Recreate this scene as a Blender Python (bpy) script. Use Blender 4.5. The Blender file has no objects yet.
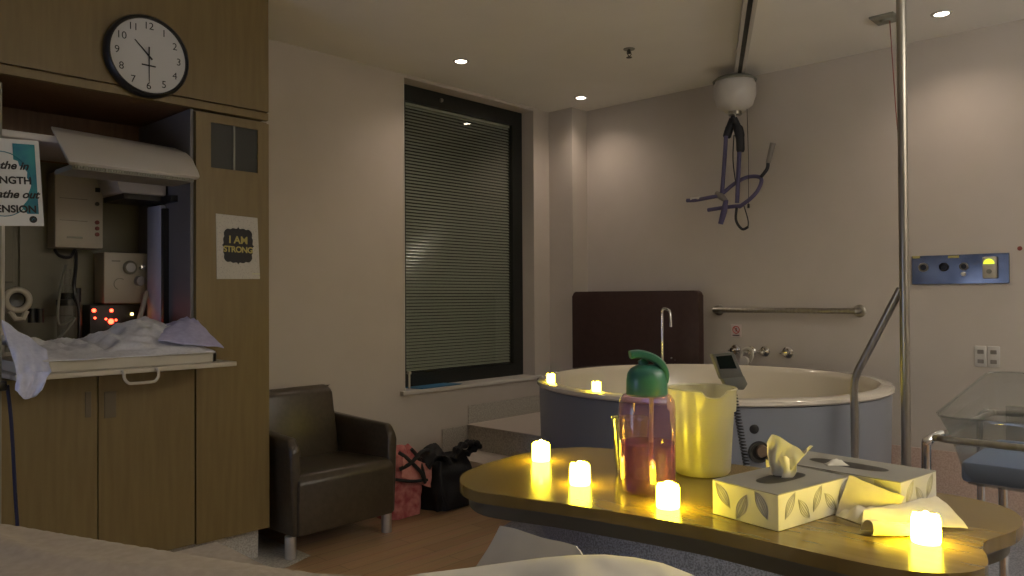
import bpy, bmesh, math, random
from mathutils import Vector, Matrix, noise
random.seed(7)
S = bpy.context.scene
C = S.collection
PI = math.pi

# ------------------------------------------------------------------ camera (level, slightly up)
FPX, YAW, PIT, ROL, EYE = 773.0, 0.7519, 0.0114, -0.00545, 1.30
F = Vector((math.cos(YAW)*math.cos(PIT), math.sin(YAW)*math.cos(PIT), math.sin(PIT)))
R0 = Vector((math.sin(YAW), -math.cos(YAW), 0)); U0 = R0.cross(F)
RT = R0*math.cos(ROL)+U0*math.sin(ROL); UP = -R0*math.sin(ROL)+U0*math.cos(ROL)
CAM = Vector((0, 0, EYE))
def _ray(x, y): return F*FPX+RT*(x-512)-UP*(y-288)
def az(x, y, z): d = _ray(x, y); return CAM+d*((z-EYE)/d.z)
def ax(x, y, X): d = _ray(x, y); return CAM+d*(X/d.x)
def ay(x, y, Y): d = _ray(x, y); return CAM+d*(Y/d.y)
cd = bpy.data.cameras.new('camera'); cam = bpy.data.objects.new('camera', cd); C.objects.link(cam)
cd.sensor_width = 36; cd.lens = FPX/1024*36; cd.clip_start = 0.02
m = Matrix((RT, UP, -F)).transposed().to_4x4(); m.translation = CAM
cam.matrix_world = m
S.camera = cam
S.view_settings.view_transform = 'Standard'; S.view_settings.look = 'None'
S.view_settings.gamma = 1; S.view_settings.use_curve_mapping = False
S.view_settings.exposure = 0.79
w = bpy.data.worlds.new('world'); S.world = w; w.use_nodes = True
w.node_tree.nodes['Background'].inputs[0].default_value = (.01, .012, .02, 1)
w.node_tree.nodes['Background'].inputs[1].default_value = 0.3

# ------------------------------------------------------------------ materials
def nodes(name):
    m = bpy.data.materials.new(name); m.use_nodes = True
    nt = m.node_tree; b = nt.nodes['Principled BSDF']
    return m, nt, b
def mat(name, col, rough=.5, metal=0, emit=None, es=0, spec=.5, coat=0, sub=0):
    m, nt, b = nodes(name)
    b.inputs['Base Color'].default_value = (*col, 1); b.inputs['Roughness'].default_value = rough
    b.inputs['Metallic'].default_value = metal; b.inputs['Specular IOR Level'].default_value = spec
    if coat: b.inputs['Coat Weight'].default_value = coat
    if emit: b.inputs['Emission Color'].default_value = (*emit, 1); b.inputs['Emission Strength'].default_value = es
    if sub: b.inputs['Subsurface Weight'].default_value = sub; b.inputs['Subsurface Scale'].default_value = .01
    return m
def mixed(name, c1, c2, scale, rough=.6, detail=3, stretch=(1, 1, 1), lo=.35, hi=.65, bump=0, metal=0, spec=.5):
    m, nt, b = nodes(name); N = nt.nodes; L = nt.links
    tc = N.new('ShaderNodeTexCoord'); mp = N.new('ShaderNodeMapping'); mp.inputs['Scale'].default_value = stretch
    nz = N.new('ShaderNodeTexNoise'); nz.inputs['Scale'].default_value = scale; nz.inputs['Detail'].default_value = detail
    rp = N.new('ShaderNodeValToRGB'); rp.color_ramp.elements[0].position = lo; rp.color_ramp.elements[1].position = hi
    rp.color_ramp.elements[0].color = (*c1, 1); rp.color_ramp.elements[1].color = (*c2, 1)
    L.new(tc.outputs['Object'], mp.inputs['Vector']); L.new(mp.outputs[0], nz.inputs['Vector'])
    L.new(nz.outputs['Fac'], rp.inputs[0]); L.new(rp.outputs[0], b.inputs['Base Color'])
    b.inputs['Roughness'].default_value = rough; b.inputs['Metallic'].default_value = metal
    b.inputs['Specular IOR Level'].default_value = spec
    if bump:
        bp = N.new('ShaderNodeBump'); bp.inputs['Strength'].default_value = bump; bp.inputs['Distance'].default_value = .002
        L.new(nz.outputs['Fac'], bp.inputs['Height']); L.new(bp.outputs[0], b.inputs['Normal'])
    return m
def clear(name, tint, gloss=.25, rough=.03, diff=0, dcol=(1, 1, 1)):
    m = bpy.data.materials.new(name); m.use_nodes = True; nt = m.node_tree; N = nt.nodes; L = nt.links
    N.remove(N['Principled BSDF']); out = N['Material Output']
    t = N.new('ShaderNodeBsdfTransparent'); t.inputs[0].default_value = (*tint, 1)
    g = N.new('ShaderNodeBsdfGlossy'); g.inputs['Roughness'].default_value = rough
    lw = N.new('ShaderNodeLayerWeight'); lw.inputs['Blend'].default_value = .5
    pw = N.new('ShaderNodeMath'); pw.operation = 'POWER'; pw.inputs[1].default_value = 3.5
    L.new(lw.outputs['Facing'], pw.inputs[0])
    mu = N.new('ShaderNodeMath'); mu.operation = 'MULTIPLY_ADD'; mu.inputs[1].default_value = gloss*3; mu.inputs[2].default_value = .04; mu.use_clamp = True
    L.new(pw.outputs[0], mu.inputs[0])
    m1 = N.new('ShaderNodeMixShader'); last = t.outputs[0]
    if diff:
        d = N.new('ShaderNodeBsdfTranslucent'); d.inputs[0].default_value = (*dcol, 1)
        d2 = N.new('ShaderNodeBsdfDiffuse'); d2.inputs[0].default_value = (*dcol, 1)
        m0 = N.new('ShaderNodeMixShader'); L.new(d.outputs[0], m0.inputs[1]); L.new(d2.outputs[0], m0.inputs[2])
        m2 = N.new('ShaderNodeMixShader'); m2.inputs[0].default_value = diff
        L.new(last, m2.inputs[1]); L.new(m0.outputs[0], m2.inputs[2]); last = m2.outputs[0]
    L.new(mu.outputs[0], m1.inputs[0]); L.new(last, m1.inputs[1]); L.new(g.outputs[0], m1.inputs[2])
    L.new(m1.outputs[0], out.inputs[0])
    return m
def planks():
    m, nt, b = nodes('floor_planks'); N = nt.nodes; L = nt.links
    tc = N.new('ShaderNodeTexCoord'); br = N.new('ShaderNodeTexBrick')
    br.inputs['Scale'].default_value = 1; br.inputs['Brick Width'].default_value = .9; br.inputs['Row Height'].default_value = .10
    br.inputs['Mortar Size'].default_value = .0012; br.inputs['Mortar'].default_value = (.10, .055, .03, 1)
    br.inputs['Color1'].default_value = (.42, .26, .13, 1); br.inputs['Color2'].default_value = (.50, .32, .17, 1)
    mp = N.new('ShaderNodeMapping'); mp.inputs['Scale'].default_value = (2, 40, 1)
    nz = N.new('ShaderNodeTexNoise'); nz.inputs['Scale'].default_value = 2; nz.inputs['Detail'].default_value = 4
    mx = N.new('ShaderNodeMix'); mx.data_type = 'RGBA'; mx.blend_type = 'MULTIPLY'; mx.inputs[0].default_value = .45
    L.new(tc.outputs['Object'], br.inputs['Vector']); L.new(tc.outputs['Object'], mp.inputs[0]); L.new(mp.outputs[0], nz.inputs['Vector'])
    L.new(br.outputs['Color'], mx.inputs[6]); L.new(nz.outputs['Color'], mx.inputs[7]); L.new(mx.outputs[2], b.inputs['Base Color'])
    b.inputs['Roughness'].default_value = .42
    return m
def dotted(name, c1, c2, scale):
    m, nt, b = nodes(name); N = nt.nodes; L = nt.links
    tc = N.new('ShaderNodeTexCoord'); vo = N.new('ShaderNodeTexVoronoi'); vo.inputs['Scale'].default_value = scale
    rp = N.new('ShaderNodeValToRGB'); rp.color_ramp.elements[0].position = .22; rp.color_ramp.elements[1].position = .28
    rp.color_ramp.elements[0].color = (*c1, 1); rp.color_ramp.elements[1].color = (*c2, 1)
    L.new(tc.outputs['Object'], vo.inputs['Vector']); L.new(vo.outputs['Distance'], rp.inputs[0]); L.new(rp.outputs[0], b.inputs['Base Color'])
    b.inputs['Roughness'].default_value = .8
    return m
M = {}
M['wall'] = mixed('wall_paint', (.51, .464, .412), (.525, .478, .427), 6, .8, spec=.25)
M['ceil'] = mixed('ceiling_paint', (.80, .77, .72), (.82, .79, .74), 3, .9, spec=.2)
M['planks'] = planks()
M['terr'] = mixed('speckled_vinyl', (.33, .31, .265), (.50, .47, .41), 110, .55, 2, lo=.38, hi=.6)
M['terrdark'] = mixed('speckled_blue_vinyl', (.13, .135, .155), (.28, .29, .33), 130, .5, 2, lo=.38, hi=.6)
M['tread'] = mixed('tread_vinyl', (.56, .50, .44), (.62, .56, .49), 90, .5)
M['wood'] = mixed('oak_laminate', (.160, .112, .037), (.185, .132, .046), 5, .42, 5, (9, 9, .7))
M['darkwood'] = mixed('brown_laminate', (.16, .085, .04), (.21, .115, .055), 5, .5, 4, (9, 9, .7))
M['tablewood'] = mixed('table_laminate', (.155, .105, .028), (.19, .13, .038), 7, .2, 4, (8, 1, 1), spec=.6)
M['darkframe'] = mat('dark_frame', (.03, .028, .022), .5)  # one even dark colour for frames, cases, slots and openings
M['black'] = mat('black_plastic', (.012, .012, .014), .35)
M['winframe'] = mat('window_frame_paint', (.012, .014, .012), .4)
M['night'] = mat('night_outside', (.004, .004, .005), .9)
M['slat'] = mat('blind_slat_enamel', (.40, .41, .355), .2, spec=.9)
M['pane'] = clear('window_pane', (.93, .95, .93), .25, .01)
M['white'] = mat('white_enamel', (.55, .525, .49), .4)
M['cream'] = mat('cream_plastic', (.47, .435, .36), .45)
M['grey'] = mat('grey_panel', (.33, .33, .34), .5)
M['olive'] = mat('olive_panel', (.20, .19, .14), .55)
M['greypl'] = mat('grey_plastic', (.22, .22, .18), .45)
M['chrome'] = mat('chrome', (.75, .74, .72), .12, 1)
M['steel'] = mixed('brushed_steel', (.34, .325, .285), (.42, .40, .35), 60, .3, 2, (1, 1, .1), metal=1)
M['bluesteel'] = mixed('polished_steel_plate', (.075, .08, .09), (.20, .21, .23), 5, .2, 2, (1, 1, 1), metal=.9)
M['brightsteel'] = mat('satin_aluminium', (.62, .61, .60), .35, .8)
M['leather'] = mixed('olive_brown_leather', (.048, .037, .023), (.062, .048, .031), 40, .33, 3, bump=.15)
M['maroon'] = mixed('maroon_vinyl', (.040, .019, .017), (.047, .023, .02), 25, .5, bump=.1)
M['tubout'] = mat('blue_grey_acrylic', (.20, .215, .25), .32)
M['tubin'] = mat('cream_acrylic', (.64, .59, .50), .12, coat=.4)
M['towel'] = mixed('white_towel_cloth', (.62, .63, .68), (.72, .73, .78), 60, .9, bump=.4)
M['bluelit'] = mixed('blue_lit_cloth', (.52, .56, .76), (.60, .64, .84), 60, .9)  # white cloth with the cool light's blue tint put into its colour
M['sheet'] = mixed('white_sheet_cotton', (.60, .57, .50), (.68, .65, .57), 8, .9)
M['blanket'] = mixed('beige_blanket_cotton', (.36, .31, .25), (.41, .35, .29), 60, .95, bump=.2)
M['tissue'] = mat('tissue_paper', (.70, .68, .58), .9)
M['boxcard'] = mat('tissue_box_card', (.60, .58, .50), .5)
M['boxtop_shaded'] = mat('tissue_box_top_shaded', (.27, .26, .22), .5)  # darker than the carton: the unlit top's shade is in the colour
M['print'] = mat('grey_print', (.40, .385, .33), .6)
M['napkin'] = mixed('paper_napkin', (.62, .57, .42), (.70, .65, .50), 30, .9)
M['purple'] = clear('purple_plastic', (.84, .70, .88), .22, .04, .10, (.42, .26, .50))
M['water'] = clear('drink_in_bottle', (.62, .38, .66), .10, .02, .10, (.26, .09, .34))
M['straw'] = clear('straw_plastic', (.8, .8, .75), .2, .1, .4, (.8, .75, .6))
M['teal'] = mat('green_teal_plastic', (.035, .155, .11), .32)
M['jug'] = clear('frosted_jug_plastic', (.78, .77, .66), .05, .25, .55, (.80, .78, .62))
M['jugwater'] = clear('jug_water', (.80, .80, .62), .05, .05, .35, (.75, .72, .45))
M['glass'] = clear('clear_tumbler', (.88, .88, .84), .3, .02, .06, (.9, .85, .6))
M['acrylic'] = clear('clear_acrylic', (.86, .87, .86), .12, .03, .05, (.6, .6, .6))
M['bluematt'] = mat('blue_mattress', (.13, .18, .30), .6)
M['purplestrap'] = mat('purple_padding', (.085, .075, .16), .6)
M['strap'] = mat('black_strap', (.02, .02, .025), .7)
M['greygrip'] = mat('grey_grip', (.22, .20, .18), .6)
M['clockface'] = mat('clock_face', (.52, .53, .54), .5)
M['ink'] = mat('black_ink', (.012, .012, .015), .6)
M['poster'] = mat('poster_paper', (.58, .60, .60), .6)
M['posterblue'] = mixed('watercolour_blue', (.012, .10, .22), (.03, .24, .26), 9, .7)
M['posterdots'] = dotted('dotted_paper', (.30, .30, .28), (.50, .48, .43), 150)
M['gold'] = mat('gold_print', (.42, .36, .10), .5)
M['red'] = mat('red_print', (.45, .04, .03), .6)
M['redknob'] = mat('dark_red_button', (.20, .04, .03), .5)
M['pink'] = mixed('pink_patterned_fabric', (.30, .055, .06), (.52, .20, .18), 22, .7, 4)
M['pinkband'] = mixed('pink_trim_fabric', (.55, .20, .17), (.62, .28, .24), 40, .7)
M['bagblack'] = mat('black_nylon', (.010, .010, .012), .75)
M['folder'] = mat('blue_folder', (.035, .16, .30), .5)
M['led'] = mat('red_led', (.5, .02, .01), .5, emit=(1, .05, .02), es=7)
M['ledy'] = mat('yellow_led', (.5, .4, .05), .5, emit=(1, .75, .2), es=6)
M['gauge'] = mat('lit_gauge', (.4, .5, .05), .5, emit=(.62, .8, .04), es=.9)
M['lamp'] = mat('lamp_disc', (1, 1, 1), .5, emit=(1, .86, .70), es=14)
M['candle'] = mat('glowing_candle_wax', (.8, .7, .4), .5, emit=(1, .76, .024), es=34)
M['flame'] = mat('candle_flame', (.9, .8, .4), .5, emit=(1, .80, .20), es=45)
M['cable'] = mat('dark_blue_cable', (.015, .02, .06), .5)
M['screen'] = mat('dark_screen', (.012, .02, .015), .12)
M['jet'] = mat('brown_jet_cap', (.16, .11, .07), .4)
M['whitecord'] = mat('white_cord', (.5, .42, .38), .6)

# ------------------------------------------------------------------ builders
def world_loc(o):
    v = Vector((0, 0, 0))
    while o: v += o.location; o = o.parent
    return v
class B:
    def __init__(s): s.bm = bmesh.new(); s.T = Matrix.Identity(4)
    def _x(s, vs):
        for v in vs: v.co = s.T @ v.co
        return s
    def box(s, a, b, bev=0, seg=2):
        a = Vector(a); b = Vector(b); t = bmesh.new()
        bmesh.ops.create_cube(t, size=1)
        for v in t.verts: v.co = Vector([(a[i]+b[i])/2+v.co[i]*abs(b[i]-a[i]) for i in range(3)])
        if bev: bmesh.ops.bevel(t, geom=t.edges[:], offset=bev, segments=seg, affect='EDGES', profile=.5)
        s._merge(t); return s
    def _merge(s, t):
        mp = {}
        for v in t.verts: mp[v] = s.bm.verts.new(s.T @ v.co)
        for f in t.faces:
            try: s.bm.faces.new([mp[v] for v in f.verts])
            except ValueError: pass
        t.free()
    def quad(s, *p):
        s.bm.faces.new([s.bm.verts.new(s.T @ Vector(q)) for q in p]); return s
    def hull(s, pts, bev=0, seg=2):
        t = bmesh.new()
        for p in pts: t.verts.new(p)
        bmesh.ops.convex_hull(t, input=t.verts[:])
        bmesh.ops.dissolve_limit(t, angle_limit=.02, verts=t.verts[:], edges=t.edges[:])
        if bev: bmesh.ops.bevel(t, geom=t.edges[:], offset=bev, segments=seg, affect='EDGES', profile=.5)
        s._merge(t); return s
    def tube(s, pts, r, n=10, closed=False):
        P = [Vector(p) for p in pts]; k = len(P)
        rr = r if isinstance(r, (list, tuple)) else [r]*k
        rings = []; prev = None
        for i, p in enumerate(P):
            a = P[(i-1) % k] if (closed or i > 0) else p; b = P[(i+1) % k] if (closed or i < k-1) else p
            d = (b-a).normalized()
            if prev is None:
                u = d.orthogonal().normalized()
            else:
                u = prev-d*prev.dot(d); u = u.normalized() if u.length > 1e-6 else d.orthogonal().normalized()
            prev = u; v = d.cross(u)
            rings.append([s.bm.verts.new(s.T @ (p+(u*math.cos(2*PI*j/n)+v*math.sin(2*PI*j/n))*rr[i])) for j in range(n)])
        m = k if closed else k-1
        for i in range(m):
            A = rings[i]; Bq = rings[(i+1) % k]
            for j in range(n): s.bm.faces.new((A[j], A[(j+1) % n], Bq[(j+1) % n], Bq[j]))
        if not closed:
            s.bm.faces.new(rings[0][::-1]); s.bm.faces.new(rings[-1])
        return s
    def lathe(s, prof, c=(0, 0, 0), n=32, axis='z', cap=True):
        c = Vector(c); rings = []
        for r, z in prof:
            ring = []
            for j in range(n):
                a = 2*PI*j/n
                p = {'z': Vector((r*math.cos(a), r*math.sin(a), z)), 'x': Vector((z, r*math.cos(a), r*math.sin(a))),
                     'y': Vector((r*math.sin(a), z, r*math.cos(a)))}[axis]
                ring.append(s.bm.verts.new(s.T @ (c+p)))
            rings.append(ring)
        for i in range(len(rings)-1):
            for j in range(n): s.bm.faces.new((rings[i][j], rings[i][(j+1) % n], rings[i+1][(j+1) % n], rings[i+1][j]))
        if cap:
            s.bm.faces.new(rings[0][::-1]); s.bm.faces.new(rings[-1])
        return s
    def prism(s, out, z0, z1, bev=0):
        t = bmesh.new()
        a = [t.verts.new((p[0], p[1], z0)) for p in out]; b = [t.verts.new((p[0], p[1], z1)) for p in out]
        k = len(out); t.faces.new(a[::-1]); t.faces.new(b)
        for i in range(k): t.faces.new((a[i], a[(i+1) % k], b[(i+1) % k], b[i]))
        if bev:
            es = [e for e in t.edges if abs(e.verts[0].co.z-e.verts[1].co.z) < 1e-6]
            bmesh.ops.bevel(t, geom=es, offset=bev, segments=2, affect='EDGES', profile=.5)
        s._merge(t); return s
    def sheet(s, fn, nu, nv, th=.003):
        g = [[Vector(fn(i/nu, j/nv)) for j in range(nv+1)] for i in range(nu+1)]
        def nrm(i, j):
            a = g[min(i+1, nu)][j]-g[max(i-1, 0)][j]; b = g[i][min(j+1, nv)]-g[i][max(j-1, 0)]
            q = a.cross(b); return q.normalized() if q.length > 1e-9 else Vector((0, 0, 1))
        top = [[s.bm.verts.new(s.T @ g[i][j]) for j in range(nv+1)] for i in range(nu+1)]
        bot = [[s.bm.verts.new(s.T @ (g[i][j]-nrm(i, j)*th)) for j in range(nv+1)] for i in range(nu+1)]
        for i in range(nu):
            for j in range(nv):
                s.bm.faces.new((top[i][j], top[i+1][j], top[i+1][j+1], top[i][j+1]))
                s.bm.faces.new((bot[i][j], bot[i][j+1], bot[i+1][j+1], bot[i+1][j]))
        for i in range(nu):
            s.bm.faces.new((top[i][0], bot[i][0], bot[i+1][0], top[i+1][0])); s.bm.faces.new((top[i][nv], top[i+1][nv], bot[i+1][nv], bot[i][nv]))
        for j in range(nv):
            s.bm.faces.new((top[0][j], top[0][j+1], bot[0][j+1], bot[0][j])); s.bm.faces.new((top[nu][j], bot[nu][j], bot[nu][j+1], top[nu][j+1]))
        return s
    def make(s, name, m, parent=None, smooth=True, label=None):
        bm = s.bm
        bmesh.ops.recalc_face_normals(bm, faces=bm.faces[:])
        if parent is not None: off = world_loc(parent)
        else:
            xs = [v.co for v in bm.verts]
            off = Vector((sum(v.x for v in xs)/len(xs), sum(v.y for v in xs)/len(xs), min(v.z for v in xs)))
        for v in bm.verts: v.co -= off
        me = bpy.data.meshes.new(name); bm.to_mesh(me); bm.free()
        me.materials.append(M[m] if isinstance(m, str) else m)
        if smooth:
            me.shade_smooth(); me.set_sharp_from_angle(angle=math.radians(38))
        o = bpy.data.objects.new(name, me); C.objects.link(o)
        if parent is not None: o.parent = parent
        else: o.location = off
        if label: o['label'] = label
        return o
def thing(name, loc, label, cat, group=None):
    o = bpy.data.objects.new(name, None); o.empty_display_size = .05; C.objects.link(o); o.location = loc
    o['label'] = label; o['category'] = cat
    if group: o['group'] = group
    return o
def tag(o, label, cat, group=None):
    o['label'] = label; o['category'] = cat
    if group: o['group'] = group
    return o
def struct(o, label=None):
    o['kind'] = 'structure'
    if label: o['label'] = label
    return o
def dup(o, parent=None):
    c = o.copy(); C.objects.link(c)
    if parent is not None: c.parent = parent
    for ch in list(o.children): dup(ch, c)
    return c
def text_bm(b, txt, size, origin, right, up, nrm, depth=.0008, space=1.0, shear=0, align='CENTER', bold=0):
    cu = bpy.data.curves.new('t', 'FONT'); cu.body = txt; cu.size = size; cu.align_x = align; cu.align_y = 'CENTER'
    cu.extrude = depth/2; cu.space_character = space; cu.shear = shear; cu.offset = bold
    o = bpy.data.objects.new('t', cu); C.objects.link(o)
    dg = bpy.context.evaluated_depsgraph_get(); me = bpy.data.meshes.new_from_object(o.evaluated_get(dg))
    t = bmesh.new(); t.from_mesh(me)
    R_ = Vector(right).normalized(); U_ = Vector(up).normalized(); N_ = Vector(nrm).normalized(); O = Vector(origin)
    for v in t.verts: v.co = O+R_*v.co.x+U_*v.co.y+N_*(v.co.z+depth/2)
    b._merge(t)
    bpy.data.objects.remove(o); bpy.data.curves.remove(cu); bpy.data.meshes.remove(me)
    return b
def catmull(P, k=6, closed=False):
    P = [Vector(p) for p in P]; n = len(P); out = []
    rng = range(n) if closed else range(n-1)
    for i in rng:
        if closed: a, b, c, d = P[(i-1) % n], P[i], P[(i+1) % n], P[(i+2) % n]
        else: a, b, c, d = P[max(i-1, 0)], P[i], P[i+1], P[min(i+2, n-1)]
        for j in range(k):
            t = j/k
            out.append(.5*((2*b)+(c-a)*t+(2*a-5*b+4*c-d)*t*t+(3*b-a-3*c+d)*t**3))
    if not closed: out.append(P[-1])
    return out
def nz(x, y, z=0): return noise.noise(Vector((x, y, z)))

H = 2.85; XR = 5.15; YL = 4.20; X0 = -1.7; Y0 = -2.8
# ================================================================== SETTING
struct(B().box((X0-.1, Y0-.1, -.1), (XR+.1, YL+.1, 0)).make('floor', 'planks', smooth=False))
struct(B().box((X0-.1, Y0-.1, H), (XR+.1, YL+.35, H+.1)).make('ceiling', 'ceil', smooth=False))
WX0, WX1, WZ0, WZ1 = 3.40, 4.76, .655, 2.83
wl = B()
wl.box((X0, YL, 0), (WX0, YL+.3, H)).box((WX1, YL, 0), (XR+.1, YL+.3, H))
wl.box((WX0, YL, 0), (WX1, YL+.3, WZ0-.025)).box((WX0, YL, WZ1), (WX1, YL+.3, H))
wl.box((4.955, 3.95, 0), (XR+.1, YL+.01, H))
struct(wl.make('wall_left', 'wall', smooth=False))
struct(B().box((XR, Y0, 0), (XR+.1, 3.96, H)).make('wall_right', 'wall', smooth=False))
struct(B().box((X0, Y0-.1, 0), (XR+.1, Y0, H)).make('wall_back', 'wall', smooth=False))
wn = B(); wn.box((X0-.1, Y0, 0), (X0, 1.9, H)).box((X0-.1, 2.9, 0), (X0, YL, H)).box((X0-.1, 1.9, 2.1), (X0, 2.9, H))
struct(wn.make('wall_near', 'wall', smooth=False))
# unseen doorway, added to frame the cool light from the left
db = B(); db.box((X0-.12, 1.9, 0), (X0+.01, 1.95, 2.1)).box((X0-.12, 2.85, 0), (X0+.01, 2.9, 2.1)).box((X0-.12, 1.9, 2.05), (X0+.01, 2.9, 2.1))
struct(db.make('added_doorway', 'cream', smooth=False))
# speckled vinyl areas of the floor
struct(B().prism([(X0, 3.36), (2.0, 3.36), (2.16, 3.42), (2.16, 4.2), (X0, 4.2)], -.01, .002).make('trim_1', 'terr', smooth=False))
struct(B().prism([(XR, Y0), (1.7, Y0), (1.7, .9), (2.55, 2.0), (3.14, 3.03), (3.34, 3.10), (XR, 3.1)], -.01, .002).make('trim_2', 'terrdark', smooth=False))
# window: glazing frame, pane, blind, sill
wf = B()
wf.box((WX0, 4.33, WZ0), (WX0+.12, 4.40, WZ1)).box((WX1-.115, 4.33, WZ0), (WX1, 4.40, WZ1))
wf.box((WX0+.12, 4.33, WZ1-.115), (WX1-.115, 4.40, WZ1)).box((WX0+.12, 4.33, WZ0), (WX1-.115, 4.40, WZ0+.10))
win = struct(wf.make('window_1', 'winframe', smooth=False))
def wpart(b, name, m, **k): return b.make(name, m, win, **k)
wpart(B().box((WX0+.118, 4.345, WZ0+.10), (WX1-.113, 4.349, WZ1-.113)), 'window_pane', 'pane', smooth=False)
sl = B(); nsl = 82; zb, zt = WZ0+.108, WZ1-.135
for i in range(nsl):
    z = zb+(zt-zb)*(i+.5)/nsl; p = (zt-zb)/nsl
    x0, x1 = WX0+.122, WX1-.118
    a = []
    for t in (-1, -.33, .33, 1):     # gently cupped slat, tilted nearly shut
        a.append((4.375+t*.0075-.002*(1-t*t), z+t*.0088))
    for q in range(3):
        sl.quad((x0, a[q][0], a[q][1]), (x1, a[q][0], a[q][1]), (x1, a[q+1][0], a[q+1][1]), (x0, a[q+1][0], a[q+1][1]))
wpart(sl, 'blind', 'slat')
wpart(B().box((WX0+.12, 4.362, WZ1-.137), (WX1-.116, 4.392, WZ1-.118)), 'blind_headrail', 'slat', smooth=False)
wpart(B().box((WX0, 4.41, WZ0), (WX1, 4.42, WZ1)), 'outer_pane', 'night', smooth=False)
wpart(B().lathe([(.0, -.012), (.014, -.01), (.016, 0), (.014, .008), (0, .01)], (3.86, 4.325, 2.775), 16, 'y', cap=False), 'window_lock', 'steel')
# sill
wpart(B().box((3.36, 4.165, WZ0-.028), (4.83, 4.34, WZ0), .004), 'window_sill', 'white', smooth=False)
cc = B().tube([(3.44, 4.20, .665), (3.44, 4.20, .77)], .008, 8)
cc.box((3.428, 4.188, .765), (3.452, 4.212, .785), .003)
wpart(cc, 'blind_wand_end', 'cream')
# corner beads on the window opening
struct(B().box((WX0-.004, YL-.003, WZ0), (WX0+.003, YL+.004, WZ1)).make('trim_3', 'white', smooth=False))
# steps up to the tub
TC = Vector((3.93, 2.18, 0))
def arc(r, a0, a1, n=18): return [(TC.x+r*math.cos(math.radians(a0+(a1-a0)*i/n)), TC.y+r*math.sin(math.radians(a0+(a1-a0)*i/n))) for i in range(n+1)]
up = [(4.0, YL), (4.955, YL), (4.955, 3.95), (XR, 3.95), (XR, 2.18)]+arc(1.0, 0, 86)
us = struct(B().prism(up, 0, .345).make('trim_4', 'terr', smooth=False))
B().prism([(x if x > 4.0 else 3.985, y) for x, y in up], .345, .352, .002).make('step_tread', 'tread', us, smooth=False)
lo = [(3.70, YL), (3.995, YL)]+[p for p in arc(1.0, 87, 126)]+[(3.30, 3.05), (3.69, 3.66)]
ls = struct(B().prism(lo, 0, .165).make('trim_5', 'tread', smooth=False))
B().prism(lo, .165, .172, .002).make('step_tread', 'tread', ls, smooth=False)
# dado / coved skirting
d = B().box((4.0, YL-.008, .352), (4.95, YL+.002, .49)).box((3.74, YL-.007, .172), (3.995, YL+.002, .345))
d.box((4.948, 3.945, .352), (4.956, YL, .49)).box((4.948, 3.942, .352), (XR, 3.951, .49)).box((XR-.008, 2.15, .352), (XR+.001, 3.95, .49))
struct(d.make('baseboard_left', 'terr', smooth=False))
struct(B().box((XR-.010, Y0, 0), (XR+.001, 2.15, .365)).hull([(XR-.03, Y0, 0), (XR-.03, 2.15, 0), (XR, Y0, 0), (XR, 2.15, 0), (XR-.01, Y0, .03), (XR-.01, 2.15, .03), (XR, Y0, .03), (XR, 2.15, .03)]).make('baseboard_right', mixed('pinkish_vinyl', (.46, .33, .27), (.58, .44, .36), 120, .55), smooth=False))
struct(B().box((2.1, YL-.008, 0), (3.70, YL+.001, .10)).make('baseboard_front', 'terr', smooth=False))

# ================================================================== CEILING THINGS
def downlight(x, y, label):
    t = thing('downlight', (x, y, H), label, 'ceiling light', 'recessed ceiling downlights')
    B().lathe([(.036, .0), (.038, -.006), (.052, -.004), (.056, 0)], (x, y, H), 32, cap=False).make('trim_ring', 'white', t)
    B().lathe([(.0, -.003), (.034, -.003), (.036, 0)], (x, y, H), 32, cap=False).make('lamp_disc', 'lamp', t)
    return t
LIGHTS = [(3.471, 3.693, 'round ceiling downlight nearest the window, left of the others'), (4.759, 3.704, 'round ceiling downlight in front of the corner column'),
          (4.726, 1.164, 'round ceiling downlight at top right beside the steel pole')]
def spot(name, loc, power, size, blend=.8, col=(1, .82, .62), rad=.03, parent=None, tgt=None):
    l = bpy.data.lights.new(name, 'SPOT'); l.energy = power; l.spot_size = math.radians(size); l.spot_blend = blend
    l.color = col; l.shadow_soft_size = rad
    o = bpy.data.objects.new(name, l); C.objects.link(o); o.location = loc
    if parent is not None: o.parent = parent; o.location = Vector(loc)-world_loc(parent)
    return o
for (x, y, lb) in LIGHTS:
    t = downlight(x, y, lb)
    spot('downlight_beam', (x, y, H-.02), 7.5, 140, 1.0, (1, .80, .66), .03, t)
# unseen spots added as fill behind the camera
for (x, y, e) in ((2.9, -1.2, 3), (.9, -1.6, 1.0)):
    spot('fill_spot', (x, y, H-.02), e, 140, 1.0, (1, .83, .60), .05)
# cool light from the far left, source unseen, set in an added doorway
al = bpy.data.lights.new('cool_left_light', 'AREA'); al.shape = 'RECTANGLE'; al.size = .9; al.size_y = 2.0; al.energy = 16; al.color = (.55, .66, 1.0)
ao = bpy.data.objects.new('cool_left_light', al); C.objects.link(ao); ao.location = (X0-.05, 2.4, 1.05)
ao.rotation_euler = (0, -PI/2, 0)
# upward area light added behind the camera to brighten the ceiling
ul = bpy.data.lights.new('ceiling_fill', 'AREA'); ul.shape = 'RECTANGLE'; ul.size = 1.6; ul.size_y = .5; ul.energy = 74; ul.color = (1, .945, .86)
uo = bpy.data.objects.new('ceiling_fill', ul); C.objects.link(uo); uo.location = (2.6, -1.6, 2.1); uo.rotation_euler = (PI, 0, 0)

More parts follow.
